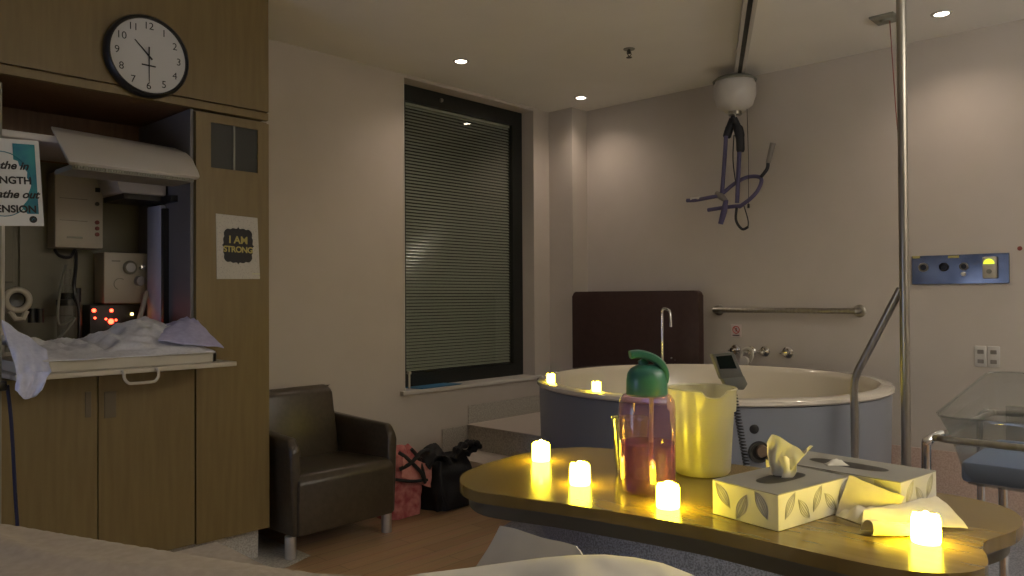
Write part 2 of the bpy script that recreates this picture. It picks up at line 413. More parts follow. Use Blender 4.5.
t = thing('ceiling_sprinkler', (4.035, 2.757, H), 'small dark fire sprinkler head on the ceiling above the tub', 'sprinkler')
B().lathe([(.0, -.004), (.035, -.004), (.036, 0)], (4.035, 2.757, H), 20, cap=False).make('escutcheon', 'greypl', t)
B().tube([(4.035, 2.757, H-.003), (4.035, 2.757, H-.03)], .009, 8).tube([(4.02, 2.757, H-.012), (4.012, 2.757, H-.03), (4.035, 2.757, H-.05)], .003, 6).tube([(4.05, 2.757, H-.012), (4.058, 2.757, H-.03), (4.035, 2.757, H-.05)], .003, 6).make('frame', 'darkframe', t)
B().lathe([(.0, -.052), (.018, -.052), (.018, -.055), (0, -.055)], (4.035, 2.757, H), 12, cap=False).make('deflector', 'darkframe', t)

# ------------------------------------------------------------------ ceiling hoist
ta = Vector((4.88, 2.44, 0)); tb = ta+(Vector(az(751, 0, 2.80)[:2]+(0,))-Vector(az(740, 72, 2.80)[:2]+(0,)))*2.4; dr = (tb-ta).normalized(); pr = Vector((-dr.y, dr.x, 0))
hoist = thing('ceiling_hoist_track', (ta.x, ta.y, H), 'pale metal ceiling track carrying the patient hoist', 'hoist track')
b = B()
for sgn in (-1, 1):
    q = [ta+pr*sgn*.035, ta+pr*sgn*.014, tb+pr*sgn*.014, tb+pr*sgn*.035]
    b.prism([(p.x, p.y) for p in q], H-.055, H)
q = [ta+pr*.035, ta-pr*.035, tb-pr*.035, tb+pr*.035]
b.prism([(p.x, p.y) for p in q], H-.012, H)
b.make('rail', 'white', hoist, smooth=False)
b = B(); q = [ta+pr*.0135, ta-pr*.0135, tb-pr*.0135, tb+pr*.0135]
b.prism([(p.x, p.y) for p in q], H-.045, H-.0125).make('slot', 'darkframe', hoist, smooth=False)
hm = thing('patient_hoist', (4.93, 2.50, 1.9), 'white ceiling hoist motor with hanging straps and purple spreader arms', 'hoist')
c = (4.90, 2.485, 0)
B().lathe([(.0, 2.555), (.07, 2.56), (.12, 2.60), (.142, 2.67), (.14, 2.74), (.125, 2.775), (0, 2.78)], c, 28, cap=False).make('motor_housing', 'white', hm)
B().lathe([(.0, 2.778), (.127, 2.775), (.142, 2.758), (.148, 2.768), (.12, 2.79), (.03, 2.80), (0, 2.80)], c, 28, cap=False).make('top_cover', 'greypl', hm)
B().lathe([(.0, 2.532), (.045, 2.535), (.045, 2.565), (0, 2.565)], c, 20, cap=False).tube([(4.90, 2.485, 2.50), (4.90, 2.485, 2.55)], .012).make('outlet_collar', 'steel', hm)
XH = 4.90
hp = lambda x, y, dx=0: ax(x, y, XH+dx)
B().tube([hp(734, 106), hp(734, 116), hp(734, 124)], .010).make('swivel_hook', 'chrome', hm)
B().tube(catmull([hp(733, 119), hp(729.5, 128), hp(726.5, 138)], 5), [.026]*5+[.028]*5+[.020]).tube(catmull([hp(734, 119), hp(738, 128), hp(740, 138), hp(740.5, 152)], 5), [.024]*5+[.032]*5+[.028]*5+[.022]).tube([hp(733.5, 116), hp(733.5, 124)], [.018, .034]).make('strap_cover', 'strap', hm)
B().tube(catmull([hp(726, 136, -.03), hp(724.5, 160, -.03), hp(722, 193, -.03)], 5), .014).make('spreader_strap', 'purplestrap', hm)
B().tube(catmull([hp(740, 140), hp(738.5, 170), hp(737, 203)], 5), .0145).make('spreader_strap', 'purplestrap', hm)
B().tube(catmull([hp(734, 135, .02), hp(733, 160, .02), hp(736, 185, .02)], 5), .004).make('lift_cord', 'strap', hm)
B().tube(catmull([hp(720, 196, -.02), hp(712, 197, -.04), hp(696, 200, -.06), hp(687, 200.5, -.06)], 5), .014).make('spreader_arm', 'purplestrap', hm)
B().tube([hp(691, 199.8, -.06), hp(700, 198.8, -.055)], .0155).make('label_sleeve', 'white', hm, label='white printed sleeve')
B().tube(catmull([hp(740, 206), hp(728, 207), hp(708, 210)], 5), .014).make('spreader_arm', 'purplestrap', hm)
B().tube(catmull([hp(722, 194, -.02), hp(734, 184, .03), hp(746, 177.5, .08), hp(757, 176.5, .10), hp(761.5, 180, .08), hp(758, 190, .05), hp(750, 199, 0), hp(739, 207, 0)], 6), .0135).make('curved_frame', 'purplestrap', hm)
B().tube(catmull([hp(761, 177, .08), hp(767, 169, .08), hp(768, 163, .08)], 4), .012).make('arm_joint', 'strap', hm)
B().tube([hp(768, 163, .08), hp(773, 143, .08)], [.016, .019]).make('hand_grip', 'greygrip', hm)
B().tube([hp(716, 193, -.02), hp(721, 196, -.02), hp(726, 201, -.02)], [.015, .026, .015]).make('pivot_hub', 'greygrip', hm)
B().tube([hp(726, 200, -.02), hp(724, 212, -.02), hp(720.5, 224, -.02)], [.016, .022, .017]).make('sling_pad', 'purplestrap', hm)
B().tube(catmull([hp(737, 205), hp(736, 220), hp(742, 229), hp(748, 227)], 6), .009).tube(catmull([hp(748, 227), hp(748, 220), hp(744, 206)], 6), .004).make('sling_hook', 'strap', hm)
B().tube([hp(747, 109), hp(748.5, 160), hp(748.5, 205)], .0022, 6).tube([hp(748.5, 204), hp(748.5, 208)], .008, 8).make('emergency_cord', 'strap', hm)

# pull cord on ceiling
t = thing('pull_cord_switch', (4.586, 1.409, H), 'small ceiling plate with a red-brown pull cord beside the pole', 'pull cord')
B().box((4.50, 1.345, H-.012), (4.66, 1.475, H), .004).lathe([(.03, H-.022), (.035, H-.012), (0, H-.012)], (4.586, 1.41, 0), 16).make('ceiling_plate', 'greypl', t)
B().tube([(4.586, 1.39, H-.02), (4.586, 1.362, 2.3), (4.586, 1.335, 1.95), (4.586, 1.318, 1.64)], .0028, 6).make('cord', 'redknob', t)
B().lathe([(.004, .03), (.013, .01), (.015, -.015), (.005, -.025)], (4.586, 1.316, 1.61), 12).make('pull_knob', 'greygrip', t)

# steel pole with rail
P = thing('support_pole', (3.5, 1.015, 0), 'steel floor to ceiling pole with an angled hand rail beside the tub', 'pole')
B().tube([(3.5, 1.015, .01), (3.5, 1.015, H-.01)], .0195, 20).make('pole', 'steel', P)
B().lathe([(.0, 0), (.055, 0), (.055, .006), (.022, .012), (0, .012)], (3.5, 1.015, .002), 24, cap=False).make('floor_flange', 'steel', P)
B().lathe([(.0, 0), (.055, 0), (.055, -.006), (.022, -.012), (0, -.012)], (3.5, 1.015, H), 24, cap=False).make('ceiling_flange', 'steel', P)
r = catmull([(3.5, 1.03, 1.325), (3.5, 1.10, 1.183), (3.5, 1.17, 1.041), (3.5, 1.209, .962), (3.5, 1.223, .90), (3.5, 1.223, .80), (3.5, 1.223, .4), (3.5, 1.223, .014)], 5)
B().tube(r, .0165, 16).make('hand_rail', 'steel', P)
B().lathe([(.0, 0), (.045, 0), (.045, .006), (.02, .012), (0, .012)], (3.5, 1.223, .002), 24, cap=False).make('floor_flange', 'steel', P)

# ================================================================== TUB
R_ = .96
tub = thing('bath_tub', (TC.x, TC.y, 0), 'large round birthing tub with blue-grey side and cream basin', 'bathtub')
B().lathe([(.915, .0), (.915, .27), (.925, .30), (.935, .55), (.94, .80), (.925, .812), (.90, .80)], TC, 96, cap=False).make('side_panel', 'tubout', tub)
B().lathe([(.938, .806), (.948, .807), (.956, .815), (.954, .830), (.942, .838), (.89, .838), (.878, .828), (.862, .80), (.835, .62), (.79, .47), (.70, .40), (.5, .385), (.0, .38)], TC, 96, cap=False).make('basin', 'tubin', tub)
B().lathe([(.93, .0), (.97, .004), (.94, .02), (.925, .06), (.922, .27), (.91, .28)], TC, 96, cap=False).make('plinth', 'terrdark', tub)
def side_pt(px, py, r=.935):
    d = _ray(px, py); a = d.x**2+d.y**2; bq = -2*(d.x*TC.x+d.y*TC.y); cq = TC.x**2+TC.y**2-r*r
    k = (-bq-math.sqrt(bq*bq-4*a*cq))/(2*a); return CAM+d*k
def on_side(b, prof, p):
    n = Vector((p.x-TC.x, p.y-TC.y, 0)).normalized(); q = Vector((0, 0, 1)).rotation_difference(n).to_matrix().to_4x4()
    q.translation = p; b.T = q; b.lathe(prof, (0, 0, 0), 24, cap=False); b.T = Matrix.Identity(4); return b
on_side(B(), [(.0, .006), (.016, .006), (.021, .003), (.022, -.006)], side_pt(754, 429)).make('control_knob', 'black', tub)
dp = side_pt(759, 452)
on_side(B(), [(.0, .002), (.030, .003), (.036, .012), (.046, .012), (.050, -.006)], dp).make('drain_cover', 'darkframe', tub)
on_side(B(), [(.0, .018), (.024, .018), (.028, .004)], dp+Vector((-.0, -.012, .006))).make('drain_cap', 'jet', tub)
# taps on the rim
def faucet():
    t = thing('gooseneck_faucet', (4.53, 2.90, .838), 'tall chrome gooseneck faucet rising from the back rim of the tub', 'faucet')
    q0 = az(662.5, 362, .845); x, y = q0.x, q0.y
    e = ax(677, 326, 4.50); k = ax(661.5, 312, x)
    top = k.z+.02
    e2 = Vector((4.47, 2.76, 1.11))
    B().tube(catmull([(x, y, .84), (x, y, 1.0), (x, y, top-.035), (x-.004, y-.006, top-.01), (x-.010, y-.02, top+.002), (x-.030, y-.065, top-.004), (x-.042, y-.088, top-.025), (x-.048, y-.098, top-.12)], 6), .010, 12).make('spout', 'chrome', t)
    B().lathe([(.0, .0), (.028, .0), (.028, .006), (.014, .02), (0, .02)], (x, y, .838), 20, cap=False).make('base_flange', 'chrome', t)
faucet()
t = thing('mixer_lever', (4.60, 2.80, .838), 'low chrome mixer lever on the tub rim beside the gooseneck faucet', 'faucet')
q = az(677, 359, .845)
B().lathe([(.0, .0), (.028, .0), (.026, .016), (.016, .026), (0, .028)], (q.x, q.y, .838), 20, cap=False).make('base', 'chrome', t)
B().tube([(q.x, q.y, .862), (q.x+.06, q.y-.07, .858)], [.011, .007]).tube([(q.x, q.y, .862), (q.x-.03, q.y+.035, .85)], [.011, .006]).make('lever', 'chrome', t)
# wall valves
for i, (y, z, s, lb) in enumerate(((2.622, .912, 1.0, 'chrome wall valve left of the white shower holder'), (2.50, .906, .95, 'chrome wall valve just behind the white shower holder'),
                     (2.401, .909, 1.0, 'chrome wall valve, second from the right in the row above the tub'), (2.236, .909, 1.1, 'chrome wall valve furthest right above the tub rim'))):
    t = thing('wall_valve', (XR, y, z), lb, 'tap', 'chrome valves on the wall above the tub')
    B().lathe([(.0, -.012), (.028*s, -.012), (.036*s, -.006), (.037*s, 0)], (XR, y, z), 24, 'x', cap=False).make('escutcheon', 'chrome', t)
    B().lathe([(.0, -.06), (.017*s, -.058), (.021*s, -.05), (.016*s, -.03), (.012*s, -.012)], (XR, y, z), 16, 'x', cap=False).tube([(XR-.045, y, z), (XR-.05, y+.033*s, z-.003)], .006, 8).make('handle', 'chrome', t)
t = thing('hand_shower', (5.05, 2.56, .86), 'white hand shower with curled hose resting on the wall holder', 'shower')
hp2 = lambda x, y, dx=0: ax(x, y, 5.03+dx)
B().tube(catmull([hp2(742, 365), hp2(741, 357), hp2(743, 350.5), hp2(748, 348.5), hp2(752, 351), hp2(752, 357), hp2(749, 362)], 6), .011, 10).make('hose', 'cream', t)
B().lathe([(.0, -.03), (.03, -.028), (.034, -.01), (.026, .012), (0, .02)], hp2(745.5, 361), 16, 'x', cap=False).make('shower_head', 'white', t)
B().tube([(XR, 2.575, .90), (5.04, 2.575, .905)], .012, 10).make('wall_holder', 'chrome', t)

# remote handset by the tub
t = thing('tub_handset', (2.93, 1.50, .84), 'grey tub control handset with a dark screen on the rim nearest the camera', 'remote control')
X_ = 2.93; f_ = lambda x, y, dx=0: ax(x, y, X_+dx)
th = Vector((.035, .03, -.004))
fr = [f_(712, 354), f_(733.5, 352), f_(744, 377), f_(721, 379)]
B().hull(fr+[p+th for p in fr], .003).make('body', 'greypl', t)
sc = [f_(716, 356.5, -.004), f_(731.5, 355, -.004), f_(737, 368.5, -.004), f_(720, 369, -.004)]
B().hull(sc+[p+th*.1 for p in sc]).make('screen', 'screen', t, smooth=False)
fr = [f_(722, 378), f_(744, 375.5), f_(748, 384), f_(744, 390), f_(728, 389)]
B().hull(fr+[p+th*1.2 for p in fr], .004).make('cradle', 'greypl', t)
br = f_(735, 386, .03)
B().tube([br, (3.04, 1.62, .842)], .009).make('bracket', 'darkframe', t)
co = []; a0 = Vector((2.955, 1.515, .90)); a1 = Vector((2.955, 1.44, .50)); 
for i in range(420):
    u = i/419; q = a0.lerp(a1, u); a = u*2*PI*32; co.append(q+Vector((.012*math.cos(a), .012*math.sin(a), 0)))
B().tube(co, .0032, 5).make('coiled_cord', 'black', t)

# headboard-like bath mat panel
b = B(); y0, y1, z0, z1 = 2.75, 3.885, .352, 1.338
pts = []
for cy, cz, a in ((y1-.035, z1-.035, 0), (y0+.035, z1-.035, 90), (y0+.035, z0+.035, 180), (y1-.035, z0+.035, 270)):
    for k in range(7):
        an = math.radians(a+k*15); pts.append((cy+.035*math.cos(an), cz+.035*math.sin(an)))
tm = bmesh.new(); A = [tm.verts.new((4.86, p[0], p[1])) for p in pts]; D = [tm.verts.new((4.925, p[0], p[1])) for p in pts]
tm.faces.new(A); tm.faces.new(D[::-1])
for i in range(len(pts)): j = (i+1) % len(pts); tm.faces.new((A[i], D[i], D[j], A[j]))
bmesh.ops.bevel(tm, geom=[e for e in tm.edges if abs(e.verts[0].co.x-e.verts[1].co.x) < 1e-6], offset=.012, segments=3, affect='EDGES', profile=.5)
b._merge(tm)
tag(b.make('padded_mat', 'maroon'), 'dark maroon padded mat standing upright behind the tub', 'mat')

# grab bar
t = thing('grab_bar', (XR, 2.25, 1.197), 'horizontal steel grab bar on the wall above the tub', 'grab bar')
B().tube(catmull([(XR, 2.75, 1.197), (XR-.05, 2.748, 1.197), (XR-.065, 2.73, 1.197), (XR-.067, 2.68, 1.197), (XR-.067, 1.84, 1.197), (XR-.065, 1.785, 1.197), (XR-.05, 1.765, 1.197), (XR, 1.762, 1.197)], 5), .0185, 16).make('bar', 'steel', t)
for y in (2.75, 1.762):
    B().lathe([(.0, -.012), (.032, -.011), (.040, -.005), (.041, 0)], (XR, y, 1.197), 24, 'x', cap=False).make('flange', 'steel', t)
# sign
t = thing('warning_sign', (XR, 2.615, 1.0), 'small white sign with a red prohibition ring below the grab bar', 'sign')
B().box((XR-.003, 2.575, 1.004), (XR, 2.655, 1.092), .001).make('sign_plate', mat('sign_white', (.62, .52, .50), .6), t, smooth=False)
cs = (XR-.004, 2.615, 1.055)
B().tube([(cs[0], cs[1]+.025*math.cos(a*PI/12), cs[2]+.025*math.sin(a*PI/12)) for a in range(24)], .0032, 6, True).tube([(cs[0], cs[1]+.018, cs[2]+.018), (cs[0], cs[1]-.018, cs[2]-.018)], .0028, 6).make('red_ring', 'red', t)
B().tube([(cs[0]+.001, cs[1], cs[2]+.013), (cs[0]+.001, cs[1], cs[2]-.012)], .004, 6).make('pictogram', 'ink', t)
b = B(); b.box((XR-.0045, 2.59, 1.012), (XR-.003, 2.642, 1.018)); b.make('caption_bar', 'ink', t, smooth=False)

# gas / services panel
t = thing('service_panel', (XR, 1.19, 1.36), 'long steel services panel with sockets and a lit gauge on the right wall', 'wall panel')
B().box((XR-.012, .935, 1.362), (XR, 1.447, 1.535), .002).make('plate', 'bluesteel', t, smooth=False)
for (px, py, rr, mm, lb) in ((923.5, 267.5, .028, 'gold', 'gold rimmed socket'), (944, 267, .027, 'black', 'black socket'), (964, 266.5, .024, 'gold', 'gold rimmed socket')):
    p = ax(px, py, XR-.012)
    s_ = B().lathe([(rr*.6, -.004), (rr*.72, -.014), (rr*.95, -.012), (rr, 0)], (XR-.012, p.y, p.z), 24, 'x', cap=False).make('socket_ring', 'steel' if mm == 'gold' else 'black', t, label=lb)
    B().lathe([(.0, -.006), (rr*.66, -.005), (rr*.66, 0)], (XR-.012, p.y, p.z), 20, 'x', cap=False).make('socket_hole', 'black', s_)
p = ax(963.5, 274, XR-.012); B().lathe([(.0, -.012), (.012, -.010), (.014, 0)], (XR-.012, p.y, p.z), 16, 'x', cap=False).make('release_button', 'white', t)
for px0, px1, y_ in ((912.5, 920, 257.5), (948, 959, 257)):
    a = ax(px0, y_, XR-.012); c_ = ax(px1, y_, XR-.012)
    B().box((XR-.0135, c_.y, a.z-.007), (XR-.012, a.y, a.z+.007)).make('label_strip', 'gold', t, smooth=False)
g0 = ax(983.5, 257, XR-.012); g1 = ax(997.5, 278.5, XR-.012)
g = B().box((XR-.05, g1.y, g1.z), (XR-.012, g0.y, g0.z), .008).make('gauge_body', 'cream', t)
cy, cz = (g0.y+g1.y)/2, g0.z-.03
pts = [(cy+.028*math.cos(a*PI/12), cz-.012+.03*math.sin(a*PI/12)) for a in range(13)]
b = B(); b.hull([(XR-.0525, y, z) for y, z in pts]+[(XR-.049, y, z) for y, z in pts]); b.make('gauge_face', 'gauge', g, smooth=False, label='glowing yellow-green gauge face')
B().lathe([(.0, -.01), (.012, -.009), (.014, 0)], (XR-.05, cy, cz-.055), 16, 'x', cap=False).make('gauge_knob', 'greypl', g)
# outlet
for k, (px, lb) in enumerate(((981, 'left white wall socket of the pair above the bassinet'), (994, 'right white wall socket of the pair above the bassinet'))):
    p = ax(px, 357, XR)
    t = thing('wall_socket', (XR, p.y, .88), lb, 'socket', 'white wall sockets beside the bassinet')
    B().box((XR-.009, p.y-.031, .878), (XR, p.y+.031, 1.0), .004).make('cover_plate', 'white', t)
    for dz in (.028, -.028):
        B().box((XR-.0105, p.y-.016, .938+dz-.012), (XR-.0085, p.y+.016, .938+dz+.012), .003).make('socket_insert', 'greygrip', t, smooth=False)
B().lathe([(.0, -.004), (.012, -.003), (.013, 0)], (XR, .885, 1.558), 14, 'x', cap=False).make('wall_hook', 'redknob')
tag(bpy.data.objects['wall_hook'], 'tiny dark round wall button above the right end of the services panel', 'wall button')

# ================================================================== ARMCHAIR
ch = thing('armchair', (2.37, 3.78, 0), 'dark olive-brown leather armchair with silver legs beside the wood cabinet', 'armchair')
XA, XB, YF, YB = 2.045, 2.705, 3.40, 4.12
b = B()
b.hull([(XA+.03, YF-.002, .112), (XB-.03, YF-.002, .112), (XA+.05, YB-.04, .112), (XB-.05, YB-.04, .112),
        (XA+.035, YF-.012, .375), (XB-.035, YF-.012, .375), (XA+.045, YF+.02, .415), (XB-.045, YF+.02, .415), (XA+.05, YB-.05, .39), (XB-.05, YB-.05, .39)], .012)
b.make('seat', 'leather', ch)
b = B()
b.hull([(XA+.07, YB-.27, .36), (XB-.07, YB-.27, .36), (XA+.045, YB-.02, .12), (XB-.045, YB-.02, .12),
        (XA+.045, YB-.21, .765), (XB-.08, YB-.21, .765), (XA+.045, YB-.13, .788), (XB-.08, YB-.13, .788), (XA+.045, YB, .74), (XB-.06, YB, .74)], .022, 3)
b.make('backrest', 'leather', ch)
for s, x in ((1, XA), (-1, XB)):
    b = B()
    b.hull([(x+s*.012, YF+.012, .112), (x+s*.06, YF+.012, .112), (x, YB-.03, .112), (x+s*.07, YB-.03, .112),
            (x-s*.004, YF+.008, .53), (x+s*.056, YF+.008, .55), (x+s*.006, YF+.05, .597), (x+s*.052, YF+.05, .60), (x, YB-.1, .612), (x+s*.07, YB-.1, .617), (x, YB-.03, .585), (x+s*.07, YB-.03, .585)], .015, 3)
    b.make('armrest', 'leather', ch)
for x in (XA+.022, XB-.04):
    for y in (YF+.055, YB-.08):
        B().lathe([(.027, 0), (.0285, .004), (.0285, .114)], (x, y, 0), 20).make('leg', 'brightsteel', ch)

# ================================================================== BAGS
def bag_fn(x0, x1, y0, y1, h, seed, lean=0, taper=.8):
    def fn(u, v):
        a = u*2*PI; rr = abs(math.cos(a))**.6, abs(math.sin(a))**.6
        sx = math.copysign(rr[0], math.cos(a)); sy = math.copysign(rr[1], math.sin(a))
        prof = math.sin(min(v, .999)*PI/2*1.0) if v < .12 else 1
        k = (.94+.06*math.sin(v*PI)) if v < .75 else (1-(v-.75)/.25*(1-taper)*1.6)
        cx, cy = (x0+x1)/2+lean*v, (y0+y1)/2
        n = nz(math.cos(a)*2.2+seed, math.sin(a)*2.2, v*3)*.028
        flat = max(.04, 1-max(0, v-.7)/.3*.85)
        return (cx+sx*((x1-x0)/2*k+n), cy+sy*((y1-y0)/2*k*flat+n), h*v*(1+.06*nz(math.cos(a)*1.5, math.sin(a)*1.5+seed))+.003)
    return fn
pk = thing('tote_bag', (2.93, 3.68, 0), 'pink patterned tote bag with black handles slumped beside the armchair', 'bag')
B().sheet(bag_fn(2.78, 3.055, 3.57, 3.80, .40, 3.1), 44, 22, .004).hull([(2.82, 3.61, .003), (3.01, 3.61, .003), (3.01, 3.77, .003), (2.82, 3.77, .003), (2.92, 3.68, .30)]).make('bag_body', 'pink', pk)
b = B()
b.sheet(lambda u, v: (2.85+.22*u+.01*nz(u*4, v*3), 3.548-.012*v+.008*nz(u*5, 3), .255+.13*v-.10*u+.012*nz(u*3, v*4, 2)), 10, 6, .004)
b.make('folded_flap', 'pinkband', pk)
B().tube(catmull([(2.83, 3.55, .40), (2.88, 3.535, .36), (2.97, 3.525, .27), (3.01, 3.53, .20), (2.985, 3.55, .33), (2.93, 3.56, .405)], 6), .011, 8).tube(catmull([(2.84, 3.56, .30), (2.90, 3.53, .33), (2.98, 3.535, .38), (3.06, 3.56, .38)], 6), .012, 8).tube(catmull([(2.80, 3.55, .25), (2.90, 3.53, .225), (3.03, 3.535, .21)], 5), .009, 8).make('handle', 'bagblack', pk)
bk = thing('duffel_bag', (3.22, 3.62, 0), 'soft black bag standing on the floor between the pink tote and the steps', 'bag')
B().sheet(bag_fn(3.085, 3.40, 3.49, 3.72, .33, 8.3, .01, .9), 44, 22, .004).hull([(3.13, 3.53, .003), (3.36, 3.53, .003), (3.36, 3.68, .003), (3.13, 3.68, .003), (3.2, 3.62, .24)]).make('bag_body', 'bagblack', bk)
B().sheet(lambda u, v: (3.03+.16*u, 3.60-.09*v+.02*nz(u*4, v*4), .33+.07*math.sin(u*PI)-.06*v+.015*nz(u*5, v*5, 1)), 12, 8, .02).make('top_flap', 'bagblack', bk)
b = B()
for dy in (0, .03):
    b.tube(catmull([(3.26, 3.55+dy, .29), (3.30, 3.545+dy, .345), (3.36, 3.545+dy, .37), (3.42, 3.54+dy, .375), (3.475, 3.54+dy, .352), (3.43, 3.54+dy, .335), (3.37, 3.55+dy, .31)], 6), [.017+.006*math.sin(i*1.3) for i in range(37)], 8)
b.make('handle', 'bagblack', bk)
B().tube(catmull([(3.10, 3.50, .31), (3.08, 3.47, .22), (3.09, 3.46, .12), (3.13, 3.47, .05)], 5), .01, 8).make('side_strap', 'bagblack', bk)
# folder on sill
b = B(); b.hull([(3.53, 4.165, .657), (3.90, 4.172, .657), (3.86, 4.31, .657), (3.49, 4.30, .657), (3.53, 4.15, .663), (3.92, 4.168, .663), (3.86, 4.31, .663), (3.49, 4.30, .663)])
b.make('folder', 'folder', smooth=False); tag(bpy.data.objects['folder'], 'thin blue folder lying on the window sill', 'folder')

# ================================================================== CABINETS
YC = 3.54
oc = thing('overhead_cabinet', (.2, YC, 2.2), 'wide oak overhead cabinet carrying the wall clock', 'cabinet')
B().box((X0, YC+.02, 2.20), (2.0, YL-.002, H-.002)).make('body', 'darkwood', oc, smooth=False)
B().box((X0, YC, 2.235), (2.0, YC+.02, H-.002)).make('front_panel', 'wood', oc, smooth=False)
B().box((X0, YC+.001, 2.192), (2.0, YC+.03, 2.228), .002).make('edge_strip', 'wood', oc, smooth=False)
tc_ = thing('tall_cabinet', (1.81, 3.85, 0), 'tall narrow oak cabinet with a dark glass vent and a poster', 'cabinet')
B().box((1.628, YC+.02, .155), (2.0, YL-.002, 2.185)).make('body', 'wood', tc_, smooth=False)
B().box((1.628, YC, .155), (2.0, YC+.0195, 1.922)).box((1.628, YC, 2.137), (2.0, YC+.0195, 2.175)).box((1.628, YC, 1.922), (1.70, YC+.0195, 2.137)).box((1.941, YC, 1.922), (2.0, YC+.0195, 2.137)).make('door', 'wood', tc_, smooth=False)
vb = B().box((1.70, YC+.008, 1.922), (1.814, YC+.014, 2.137)).box((1.823, YC+.008, 1.922), (1.941, YC+.014, 2.137)).make('vent_glass', mat('dark_vent_glass', (.02, .022, .017), .5), tc_, smooth=False)
B().box((1.814, YC+.002, 1.922), (1.823, YC+.016, 2.137)).make('vent_mullion', 'greypl', tc_, smooth=False)
bc = thing('base_cabinet', (1.2, 3.85, 0), 'oak base cabinet with two doors under the infant resuscitation tray', 'cabinet')
B().box((.78, YC+.02, .155), (1.622, YL-.002, .985)).make('body', 'wood', bc, smooth=False)
for x0, x1, h0, h1 in ((.782, 1.200, 85, 91), (1.204, 1.620, 104, 116)):
    dd = B().box((x0, YC, .160), (x1, YC+.0195, .982), .0015).make('door', 'wood', bc, smooth=False)
    a = ay(h0, 392, YC); c_ = ay(h1, 417, YC)
    B().box((a.x, YC-.004, c_.z), (c_.x, YC+.001, a.z), .0015).make('pull', mat('smoky_pull', (.13, .105, .06), .5), dd, smooth=False)
B().box((.40, 3.60, 0), (1.972, YL, .156)).make('trim_6', 'terr', smooth=False); struct(bpy.data.objects['trim_6'])
struct(B().box((.40, 3.56, .156), (.78, YL-.002, 2.19)).make('trim_7', 'wood', smooth=False))
# alcove lining
al_ = thing('alcove_lining', (1.2, 4.19, .99), 'dim olive back panel lining of the resuscitation alcove', 'wall panel')
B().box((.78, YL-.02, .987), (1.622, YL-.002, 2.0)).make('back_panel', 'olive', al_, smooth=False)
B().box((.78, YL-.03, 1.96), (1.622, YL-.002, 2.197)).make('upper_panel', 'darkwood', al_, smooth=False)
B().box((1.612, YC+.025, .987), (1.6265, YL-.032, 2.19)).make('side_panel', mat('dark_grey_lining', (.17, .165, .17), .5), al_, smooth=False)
b = B().box((.80, YL-.034, 1.38), (1.05, YL-.02, 1.72), .004).box((1.07, YL-.034, 1.22), (1.30, YL-.02, 1.72), .004)
b.make('access_panel', 'olive', al_, smooth=False)

# infant warmer
iw = thing('infant_warmer', (1.3, 3.7, 1.0), 'white infant warmer hood mounted in the wood alcove', 'infant warmer')
def qf(px): return [ay(x, y, Y) for x, y, Y in px]
top = qf([(50, 126, 3.74), (186, 150, 3.74)]); mid = qf([(52, 130, 3.60), (186, 153, 3.60)]); low = qf([(69, 161, 3.36), (201, 177, 3.36)])
und = [Vector((low[0].x+.005, 3.38, low[0].z-.012)), Vector((low[1].x-.01, 3.38, low[1].z-.012))]
bkp = [Vector((top[0].x+.11, 3.72, top[0].z-.09)), Vector((1.60, 3.72, top[1].z-.09)), Vector((low[0].x+.09, 3.60, low[0].z+.025)), Vector((1.595, 3.60, low[1].z+.02))]
rnd = [ay(193, 160, 3.5)]
B().hull(top+mid+low+und+bkp+rnd, .006).make('hood', 'white', iw)
b = B()
for i in range(46):
    u = i/45; x = low[0].x+.03+(low[1].x-low[0].x-.06)*u
    b.box((x-.004, 3.375, low[0].z-.022), (x+.004, 3.40, low[0].z-.008))
b.box((low[0].x+.02, 3.385, low[0].z-.026), (low[1].x-.02, 3.60, low[0].z-.006))
b.make('heater_grille', 'greypl', iw, smooth=False)
B().hull([(1.36, 3.80, 1.905), (1.60, 3.80, 1.905), (1.385, 3.80, 1.80), (1.60, 3.80, 1.80), (1.36, 4.1, 1.905), (1.60, 4.1, 1.905), (1.40, 4.1, 1.80), (1.60, 4.1, 1.80)], .008).make('lamp_housing', 'white', iw)
B().box((1.41, 3.82, 1.775), (1.60, 4.08, 1.80)).make('lamp_louvre', 'darkframe', iw, smooth=False)
a = ay(152, 212, 3.95)
B().box((1.582, 3.83, 1.10), (1.6115, 3.99, 1.76), .008).make('side_column', mat('blue_lit_panel', (.55, .57, .68), .5), iw)  # white column, the blue cast of the cool light is in its colour
B().box((1.585, 3.80, 1.10), (1.6115, 3.825, 1.74)).box((1.58, 3.70, 1.765), (1.6115, 3.99, 1.795)).make('column_seal', 'black', iw, smooth=False)
B().box((.92, 3.93, 1.0), (.955, 3.97, 2.02), .005).make('support_post', 'white', iw, smooth=False)
B().box((.82, 3.60, 1.955), (1.60, 4.10, 1.985), .006).make('rear_shelf', 'white', iw, smooth=False)

